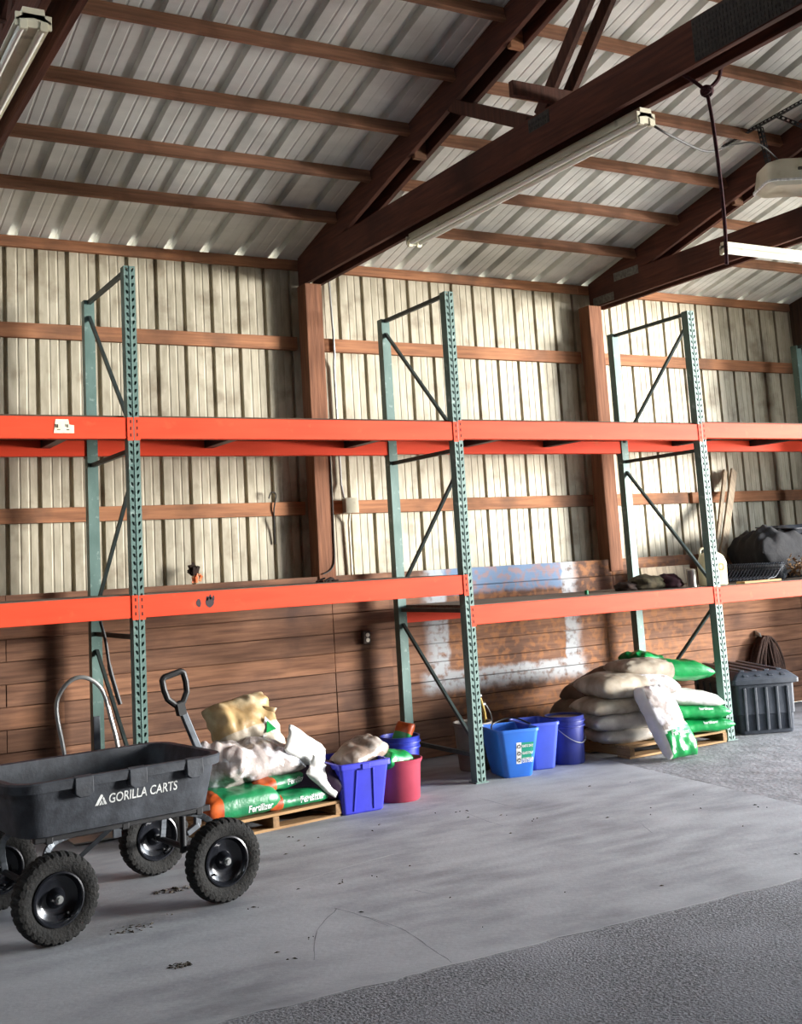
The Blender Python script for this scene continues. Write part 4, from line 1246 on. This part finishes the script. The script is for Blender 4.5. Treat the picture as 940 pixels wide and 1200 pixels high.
tag(mb.build('hanging_wire', M['cable'], smooth=True), 'short twisted wire hung on the lower girt left of the left wall post', 'wire')
# orange scrap with a burnt leaf on the ledge
sr = thing('orange_scrap', 'small bright orange scrap under a dark tuft on the board ledge', 'scrap', (-1.662, 1.255, 1.548))
mb = MB()
for k in range(9):
    a = Vector((random.uniform(-0.04, 0.04), random.uniform(-0.02, 0.02), random.uniform(0.0, 0.02))); b = a + Vector((random.uniform(-0.02, 0.02), random.uniform(-0.01, 0.01), random.uniform(0.03, 0.06)))
    mb.bar(a, b, 0.018, 0.006, (0, 1, 0.3))
mb.build('scrap_pieces', M['orange_scrap'], sr)
mb = MB()
for k in range(14):
    a = Vector((random.uniform(-0.03, 0.03), random.uniform(0.0, 0.03), random.uniform(0.06, 0.08))); b = a + Vector((random.uniform(-0.04, 0.03), random.uniform(-0.01, 0.02), random.uniform(0.02, 0.09)))
    mb.bar(a, b, 0.022, 0.005, (0, 1, 0.3))
mb.build('dark_tuft', M['soot'], sr)
# rope hank on a hook
rk = thing('rope_hank', 'brown rope hank hanging from a hook above the black storage chest', 'rope', (4.20, 1.196, 0.72))
mb = MB(); mb.tube(smooth_path([(-0.01, 0.0, 0.02), (-0.02, -0.05, 0.0), (-0.01, -0.07, -0.04), (0.02, -0.06, -0.05)], 5), 0.012, 8); mb.lathe([(0.0, -0.06), (0.02, -0.05), (0.02, -0.005), (0.0, 0.0)], 10, 'y', (-0.01, 0, -0.01)); mb.build('hook', M['tin'], rk, smooth=True)
mb = MB()
random.seed(5)
for k in range(34):
    w = random.uniform(0.08, 0.27); L_ = random.uniform(0.42, 0.62); ph = random.uniform(-0.03, 0.03); yy = -0.03 - random.uniform(0, 0.085)
    pts = []
    for i in range(22):
        t_ = 2 * PI * i / 22
        z = -0.03 - L_ / 2 + L_ / 2 * math.cos(t_)
        pts.append((ph + 0.03 + w * math.sin(t_) * (0.35 + 0.65 * (-z / L_) ** 0.8), yy + 0.008 * math.sin(3 * t_ + k), z))
    mb.tube(pts, 0.011, 6, closed=True)
mb.build('rope_loops', M['rope_brown'], rk, smooth=True)

# ------------------------------------------------------------------ things on the lower right shelves
Z2, Z3 = LOWZ[2][1] + 0.0045, LOWZ[3][1] + 0.0045
jg = thing('plastic_jug', 'cream plastic jug on the lower shelf behind the right rack frame', 'jug', (2.72, 0.24, Z3), Rd(-20))
mb = MB()
def jr(z, w, d, r): return rrect(-w / 2, w / 2, -d / 2, d / 2, r, z, 5)
mb.loft([jr(0.0, 0.21, 0.13, 0.04), jr(0.012, 0.235, 0.15, 0.05), (jr(0.20, 0.24, 0.155, 0.05)), jr(0.255, 0.20, 0.14, 0.05), jr(0.285, 0.13, 0.10, 0.045), jr(0.30, 0.06, 0.06, 0.028), jr(0.312, 0.05, 0.05, 0.024)], cap0=True, cap1=True)
jb2 = mb.build('jug_body', M['jug'], jg, smooth=True, angle=60)
mb = MB(); mb.lathe([(0.0, 0.345), (0.026, 0.342), (0.028, 0.312), (0, 0.312)], 16); mb.build('cap', M['letter_white'], jg, smooth=True)
mb = MB(); mb.tube(smooth_path([(-0.10, 0, 0.25), (-0.095, 0, 0.315), (-0.05, 0, 0.325), (-0.02, 0, 0.305)], 5), 0.012, 8); mb.build('handle', M['jug'], jg, smooth=True)
vs, fs = [], []
for k in range(24):
    t_ = 2 * PI * k / 24
    vs += [Vector((0.030 * math.cos(t_), 0.030 * math.sin(t_), 0)), Vector((0.022 * math.cos(t_), 0.022 * math.sin(t_), 0))]
for k in range(24):
    l = (k + 1) % 24
    fs.append((2 * k, 2 * l, 2 * l + 1, 2 * k + 1))
print_on(jb2, jb2, 'ring_mark', (vs, fs), (0.05, 0, 0.16), (1, 0, 0), (0, 0, 1), M['jug_label'], 0.002)
mb = MB(); mb.lathe([(0, 0), (0.036, 0), (0.036, 0.004), (0.034, 0.006), (0.034, 0.135), (0.036, 0.138), (0.036, 0.142), (0.030, 0.144), (0, 0.142)], 24, 'z', (0, 0, 0))
tag(mb.build('tin_can', M['tin'], smooth=True, loc=(2.45, 0.22, Z2)), 'bright tin can beside the cream jug on the lower shelf', 'can')
mb = MB(); mb.box((-0.035, -0.03, 0), (0.035, 0.03, 0.15))
tag(mb.build('paper_carton', M['bag_beige'], bevel=0.004, loc=(2.56, 0.33, Z2)), 'small beige carton between the tin can and the cream jug', 'carton')
def crumple(name, label, m, loc, sx_, sy_, sz_, seed, cat):
    mb = MB(); n1, n2 = 14, 24
    for i in range(n1 + 1):
        for j in range(n2):
            th_, ph = PI * i / n1, 2 * PI * j / n2
            p = Vector((math.sin(th_) * math.cos(ph), math.sin(th_) * math.sin(ph), math.cos(th_)))
            r = 1 + 0.28 * noise.noise(p * 2.2 + Vector((seed, 0, 0))) + 0.16 * noise.noise(p * 5 + Vector((0, seed, 0)))
            q_ = Vector((p.x * r * sx_, p.y * r * sy_, p.z * r * sz_))
            q_.z = max(q_.z, -sz_ * 0.55)
            mb.v.append(q_ + Vector((0, 0, sz_ * 0.55)))
    for i in range(n1):
        for j in range(n2):
            l = (j + 1) % n2
            mb.face((i * n2 + j, i * n2 + l, (i + 1) * n2 + l, (i + 1) * n2 + j))
    return tag(mb.build(name, m, smooth=True, loc=loc, angle=70), label, cat)
crumple('crumpled_cloth', 'crumpled olive brown cloth on the lower shelf beside the right rear post', M['olive'], (2.12, 0.42, Z2), 0.20, 0.14, 0.075, 2, 'cloth')
crumple('crumpled_cloth', 'dark greenish rag at the left end of the rag heap on the lower shelf', M['soot'], (1.90, 0.44, Z2), 0.10, 0.10, 0.045, 5, 'cloth')
crumple('crumpled_cloth', 'crumpled maroon cloth left of the tin can on the lower shelf', M['maroon'], (2.30, 0.36, Z2), 0.13, 0.12, 0.075, 9, 'cloth')
mb = MB(); mb.box((0, 0, 0), (0.62, 0.02, 0.17)); mb.box((0.0, -0.004, 0.165), (0.62, 0.024, 0.175))
tag(mb.build('leaning_board', M['old_board'], bevel=0.003, loc=(2.62, 1.02, Z2 + 0.0), rot=(Rd(-8), 0, 0)), 'short board standing on edge behind the rags on the lower shelf', 'board')
mb = MB(); mb.lathe([(0, 0), (0.016, 0), (0.017, 0.03), (0.012, 0.034), (0, 0.034)], 16)
tag(mb.build('bottle_cap', M['green_cap'], smooth=True, loc=(1.36, 0.31, Z2)), 'small green cap on the lower shelf near the blue painted boards', 'cap')
mb = MB(); mb.box((-0.02, -0.012, 0), (0.02, 0.012, 0.012))
tag(mb.build('white_scrap', M['letter_white'], bevel=0.003, loc=(0.30, 0.45, Z2)), 'tiny white scrap on the lower shelf just right of the middle rack frame', 'scrap')
mb = MB()
for k in range(6):
    a = Vector((random.uniform(-0.09, 0.09), random.uniform(-0.03, 0.03), 0.008)); mb.bar(a, a + Vector((random.uniform(0.02, 0.07), random.uniform(-0.03, 0.03), random.uniform(0.0, 0.03))), 0.03, 0.012)
tag(mb.build('dark_scrap', M['soot'], bevel=0.003, loc=(-0.98, 0.45, LOWZ[1][1] + 0.004)), 'dark scraps on the lower shelf left of the middle rack frame', 'scrap')
# leaning grey planks in the corner bay
mb = MB(); mb.bar((3.40, 0.84, Z3), (4.24, 1.31, 2.37), 0.085, 0.024, (0, 1, 0))
tag(mb.build('leaning_plank', M['old_board'], bevel=0.003), 'wide pale plank leaning on the metal wall behind the mesh roll', 'plank')
mb = MB(); mb.bar((3.34, 0.86, Z3), (4.12, 1.315, 2.37), 0.045, 0.024, (0, 1, 0))
tag(mb.build('leaning_plank', M['old_board'], bevel=0.003), 'narrow plank leaning just left of the wide pale plank', 'plank')
# rolled mesh
mr_ = thing('mesh_roll', 'roll of black lattice mesh lying on the lower right shelf', 'mesh roll', (0, 0, 0))
A0, A1 = Vector((3.42, 0.92, Z3 + 0.086)), Vector((3.67, 0.29, Z3 + 0.080))
ax = (A1 - A0).normalized(); s1 = ax.cross(Vector((0, 0, 1))).normalized(); s2 = s1.cross(ax)
mb = MB()
sp = []
for k in range(90):
    t_ = k / 89; a_ = 2 * PI * 3.2 * t_; r = 0.026 + 0.050 * t_
    sp.append((math.cos(a_) * r, math.sin(a_) * r))
o0 = len(mb.v)
for p_ in (A0, A1):
    for x, y in sp: mb.v.append(p_ + s1 * x + s2 * y)
for k in range(89): mb.face((o0 + k, o0 + k + 1, o0 + 90 + k + 1, o0 + 90 + k))
rl = mb.build('roll_sheet', M['mesh_black'], mr_, smooth=True)
md = rl.modifiers.new('thick', 'SOLIDIFY'); md.thickness = 0.004
mb = MB(); LL = (A1 - A0).length
for i in range(30):
    c = A0 + ax * (0.012 + i * (LL - 0.024) / 29)
    mb.tube([c + (s1 * math.cos(q) + s2 * math.sin(q)) * 0.0785 for q in [2 * PI * k / 20 for k in range(20)]], 0.0038, 5, closed=True)
for k in range(12):
    q = 2 * PI * k / 12
    dd = (s1 * math.cos(q) + s2 * math.sin(q)) * 0.079
    mb.tube([A0 + dd, A1 + dd], 0.0035, 5)
mb.build('lattice', M['tote_black'], mr_)
# the unrolled tail of the mesh, lying on the deck to the left of the roll
mb = MB()
def tail(a, b):
    p0 = A0.lerp(A1, a); q0 = Vector((3.00, 0.74, Z3 + 0.012)).lerp(Vector((3.34, 0.20, Z3 + 0.012)), a)
    p = p0.lerp(q0, b); p.z = Z3 + 0.012 + 0.115 * (1 - b) ** 1.5 + 0.012 * math.sin(b * 9)
    return p
for i in range(22):
    mb.tube([tail(i / 21, j / 8) for j in range(9)], 0.0045, 5)
for j in range(9):
    mb.tube([tail(i / 8, j / 8) for i in range(9)], 0.004, 5)
mb.build('loose_lattice', M['tote_black'], mr_)
# tarp heap with the tray on it
sack('tarp_bundle', 'dark grey folded tarp heap behind the mesh roll', 1.40, 0.56, 0.46, [M['tarp']], one, (4.36, 0.70, Z3 + 0.225), (0, Rd(3), Rd(-4)), 41, None, wr=0.06, flat=0.5, pinch=0.02, cat='tarp')
mb = MB()
mb.loft([rrect(-0.36, 0.36, -0.2, 0.2, 0.05, 0.0), rrect(-0.40, 0.40, -0.24, 0.24, 0.06, 0.05), rrect(-0.425, 0.425, -0.265, 0.265, 0.06, 0.052), rrect(-0.425, 0.425, -0.265, 0.265, 0.06, 0.06), rrect(-0.39, 0.39, -0.23, 0.23, 0.06, 0.06), rrect(-0.35, 0.35, -0.19, 0.19, 0.05, 0.012)], cap0=True, cap1=True)
tag(mb.build('plastic_tray', M['black_plastic'], smooth=True, loc=(4.50, 0.72, Z3 + 0.435), rot=(Rd(4), Rd(-1), Rd(-3))), 'shallow black tray lying on top of the tarp heap', 'tray')
mb = MB(); mb.box((0, 0, 0), (0.50, 0.09, 0.02))
tag(mb.build('wood_strip', M['pallet'], bevel=0.003, loc=(2.95, 0.10, Z3), rot=(0, 0, Rd(4))), 'thin wood strip on the shelf edge below the mesh roll', 'wood strip')
random.seed(21)
mb = MB()
for k in range(230):
    c = Vector((random.gauss(0, 0.12), random.gauss(0, 0.05), abs(random.gauss(0, 0.085))))
    d = Vector((random.uniform(-1, 1), random.uniform(-1, 1), random.uniform(-0.2, 1))).normalized()
    e_ = d.cross(Vector((random.uniform(-1, 1), random.uniform(-1, 1), random.uniform(-1, 1)))).normalized()
    l_, w_ = random.uniform(0.025, 0.055), random.uniform(0.005, 0.012)
    n_ = d.cross(e_) * 0.004
    pts = [c - d * l_ / 2, c + e_ * w_ + n_, c + d * l_ / 2, c - e_ * w_ + n_]
    mb.add(pts + [p_ - d.cross(e_) * 0.0015 for p_ in pts], [(0, 1, 2, 3), (7, 6, 5, 4), (0, 4, 5, 1), (1, 5, 6, 2), (2, 6, 7, 3), (3, 7, 4, 0)], 1 if c.x > 0.05 else 0)
tag(mb.build('husk_bunch', [M['husk'], M['husk_white']], loc=(3.98, 0.36, Z3 + 0.03)), 'bunch of dry brown and white husks beside the mesh roll', 'dried husks', None, 'stuff')
sack('plastic_bag', 'crumpled white plastic bag at the right edge of the lower shelf', 0.34, 0.26, 0.12, [M['bag_white']], one, (4.00, 0.13, Z3 + 0.058), (0, 0, 0), 44, None, wr=0.03)

# ------------------------------------------------------------------ overhead: door opener, its brackets, rope, cable
op = thing('door_opener', 'cream garage door opener hung from perforated angle irons', 'door opener', (2.22, -1.42, 4.36), Rd(-28))
mb = MB()
mb.loft([rrect(-0.17, 0.30, -0.15, 0.15, 0.05, -0.11), rrect(-0.21, 0.33, -0.17, 0.17, 0.06, -0.085), rrect(-0.215, 0.335, -0.175, 0.175, 0.06, -0.06), rrect(-0.19, 0.31, -0.15, 0.15, 0.05, 0.08), rrect(-0.12, 0.29, -0.13, 0.13, 0.05, 0.105)], cap0=True, cap1=True)
mb.build('opener_case', M['opener'], op, smooth=True)
mb = MB(); mb.loft([rrect(-0.225, 0.345, -0.185, 0.185, 0.06, -0.082), rrect(-0.225, 0.345, -0.185, 0.185, 0.06, -0.066)], cap0=True, cap1=True)
mb.build('lens_rim', M['letter_white'], op, smooth=True)
mb = MB(); mb.box((0.02, -0.180, 0.0), (0.11, -0.160, 0.022)); mb.build('badge', M['ink'], op, bevel=0.002)
mb = MB(); mb.box((0.30, -0.03, 0.02), (1.6, 0.03, 0.06)); mb.build('rail', M['galv'], op, bevel=0.003)
def angle_iron(name, label, p, q, up):
    p, q = Vector(p), Vector(q)
    d = (q - p).normalized(); a = d.cross(Vector(up)).normalized(); b = a.cross(d)
    L_ = (q - p).length; n_ = int(L_ / 0.038)
    mb = MB()
    w = 0.034
    for (s, m2) in ((a, b), (b, a)):
        for k in range(n_):
            c0, c1 = p + d * (L_ * k / n_), p + d * (L_ * (k + 1) / n_)
            mid = (c0 + c1) / 2 + s * w * 0.55
            rect = [c0, c1, c1 + s * w, c0 + s * w]
            hole = [mid - d * 0.010 - s * 0.007, mid + d * 0.010 - s * 0.007, mid + d * 0.010 + s * 0.007, mid - d * 0.010 + s * 0.007]
            mb.add(rect + hole, [(i, (i + 1) % 4, 4 + (i + 1) % 4, 4 + i) for i in range(4)])
    o = mb.build(name, M['black_metal'])
    md = o.modifiers.new('thick', 'SOLIDIFY'); md.thickness = 0.003
    return tag(o, label, 'bracket', 'perforated angle irons')
angle_iron('angle_iron', 'long sloping perforated angle iron above the door opener', (2.16, -0.82, 4.78), (2.14, -1.70, 4.83), (0, 0, 1))
angle_iron('angle_iron', 'left upright perforated angle iron holding the door opener', (2.17, -1.26, 4.82), (2.19, -1.30, 4.42), (0, 1, 0))
angle_iron('angle_iron', 'right upright perforated angle iron holding the door opener', (2.30, -1.66, 4.84), (2.36, -1.66, 4.44), (0, 1, 0))
angle_iron('angle_iron', 'diagonal perforated angle iron between the two opener hangers', (2.18, -1.40, 4.84), (2.32, -1.66, 4.62), (0, 0, 1))
# rope over the bottom chord
rp = thing('hanging_rope', 'maroon rope knotted below the near truss and hanging down', 'rope', (-0.45, -3.20, 3.98))
mb = MB()
K = Vector((-0.02, 0.0, -0.085))
mb.tube(smooth_path([K, (-0.01, -0.01, -0.3), (0.012, 0.0, -0.7), (0.005, 0.01, -0.99)], 6), 0.0095, 8)
mb.build('hanging_end', M['rope_red'], rp, smooth=True)
mb = MB()
mb.tube(smooth_path([K, (-0.07, 0.03, -0.03), (-0.115, 0.06, 0.012)], 5), 0.010, 8)
mb.tube(smooth_path([K, (0.045, -0.02, -0.02), (0.048, -0.045, 0.03), (0.045, -0.06, 0.05)], 5), 0.011, 8)
mb.build('rope_arm', M['rope_red'], rp, smooth=True)
mb = MB()
for k in range(5):
    n1 = Vector((random.uniform(-1, 1), random.uniform(-1, 1), random.uniform(-1, 1))).normalized(); a_ = n1.orthogonal().normalized(); b_ = n1.cross(a_)
    mb.tube([K + (a_ * math.cos(q) + b_ * math.sin(q)) * 0.026 for q in [2 * PI * i / 14 for i in range(14)]], 0.009, 7, closed=True)
mb.build('knot', M['rope_red'], rp, smooth=True)
mb = MB(); mb.tube(smooth_path([(-0.42, -2.74, 3.90), (-0.25, -2.72, 3.86), (0.35, -2.4, 3.97), (1.1, -1.95, 4.28), (1.8, -1.55, 4.52), (2.2, -1.42, 4.45)], 8), 0.007, 6)
tag(mb.build('power_cord', M['cable'], smooth=True), 'dark power cord swinging from the long light strip to the door opener', 'cord')

# ------------------------------------------------------------------ litter on the floor
random.seed(31)
def unit_litter(name, label, cx, cy, rx, ry, n_, sz):
    mb = MB()
    for k in range(n_):
        t_ = random.uniform(0, 2 * PI); r = math.sqrt(random.random())
        p_ = Vector((cx + rx * r * math.cos(t_), cy + ry * r * math.sin(t_), 0.001))
        a_ = random.uniform(0, PI); s = sz * random.uniform(0.4, 1.2)
        e1 = Vector((math.cos(a_), math.sin(a_), 0)) * s; e2 = Vector((-math.sin(a_), math.cos(a_), 0)) * s * 0.4
        h = Vector((0, 0, s * random.uniform(0.15, 0.5)))
        mb.add([p_ - e1, p_ + e2, p_ + e1, p_ - e2, p_ + h], [(0, 1, 4), (1, 2, 4), (2, 3, 4), (3, 0, 4), (3, 2, 1, 0)])
    tag(mb.build(name, M['litter']), label, 'debris', None, 'stuff')
unit_litter('leaf_litter', 'patch of dark leaf litter under the cart between its right wheels', -2.76, -1.22, 0.10, 0.05, 60, 0.016)
unit_litter('leaf_litter', 'dark litter beside the front left cart wheel', -3.12, -1.72, 0.13, 0.06, 40, 0.012)
unit_litter('dirt_clump', 'small dark dirt clump on the slab in front of the cart', -3.12, -2.35, 0.05, 0.035, 40, 0.014)
mb_pts = [(random.uniform(-3.3, 0.9), random.uniform(-2.9, -0.5)) for _ in range(46)]
mb = MB()
for (x, y) in mb_pts:
    for k in range(random.choice((1, 1, 1, 2, 3))):
        p_ = Vector((x + random.gauss(0, 0.02), y + random.gauss(0, 0.015), 0.001)); a_ = random.uniform(0, PI); s = random.uniform(0.004, 0.017)
        e1 = Vector((math.cos(a_), math.sin(a_), 0)) * s; e2 = Vector((-math.sin(a_), math.cos(a_), 0)) * s * 0.35
        mb.add([p_ - e1, p_ + e2, p_ + e1, p_ - e2, p_ + Vector((0, 0, 0.005))], [(0, 1, 4), (1, 2, 4), (2, 3, 4), (3, 0, 4), (3, 2, 1, 0)])
tag(mb.build('scattered_leaf_bits', M['litter']), 'scattered leaf bits and grit over the grey slab', 'debris', None, 'stuff')

# ------------------------------------------------------------------ light: daylight through the end door
wd = bpy.data.worlds.new('sky')
SC.world = wd
wd.use_nodes = True
bg = wd.node_tree.nodes['Background']
bg.inputs[0].default_value = (0.78, 0.89, 1.0, 1)
bg.inputs[1].default_value = 7.0
def area(name, loc, rot, sx, sy, energy, col):
    l = bpy.data.lights.new(name, 'AREA')
    l.shape = 'RECTANGLE'; l.size = sx; l.size_y = sy; l.energy = energy; l.color = col
    o = bpy.data.objects.new(name, l); COL.objects.link(o)
    o.location = loc; o.rotation_euler = rot
    return o
def aim(o, target):
    d = Vector(target) - o.location
    o.rotation_euler = d.to_track_quat('-Z', 'Y').to_euler()
# the open yard beyond the end door: bright sky low over the ground, and the sun on the ground outside
o = area('yard_skylight', (20.0, -12.6, 2.9), (0, 0, 0), 6.2, 5.6, 18000, (1.0, 0.97, 0.92))
aim(o, (-0.8, 1.0, 2.6))
po = area('door_portal', (XR + 0.05, (DY0 + DY1) / 2, DH / 2), (0, Rd(90), 0), DH, DY1 - DY0, 1.0, (1, 1, 1))
po.data.cycles.is_portal = True                     # guides sampling of the sky through the end door
sl = bpy.data.lights.new('sun', 'SUN'); sl.energy = 14; sl.angle = 0.01; sl.color = (1.0, 0.93, 0.82)
so = bpy.data.objects.new('sun', sl); COL.objects.link(so); so.location = (12, -6, 10)
so.rotation_euler = Vector((-0.36, 0.10, -0.93)).to_track_quat('-Z', 'Y').to_euler()

SC.view_settings.view_transform = 'Standard'
SC.view_settings.look = 'None'
SC.view_settings.gamma = 1.0
SC.view_settings.exposure = 0.25
try:
    SC.view_settings.use_curve_mapping = False
except Exception:
    pass
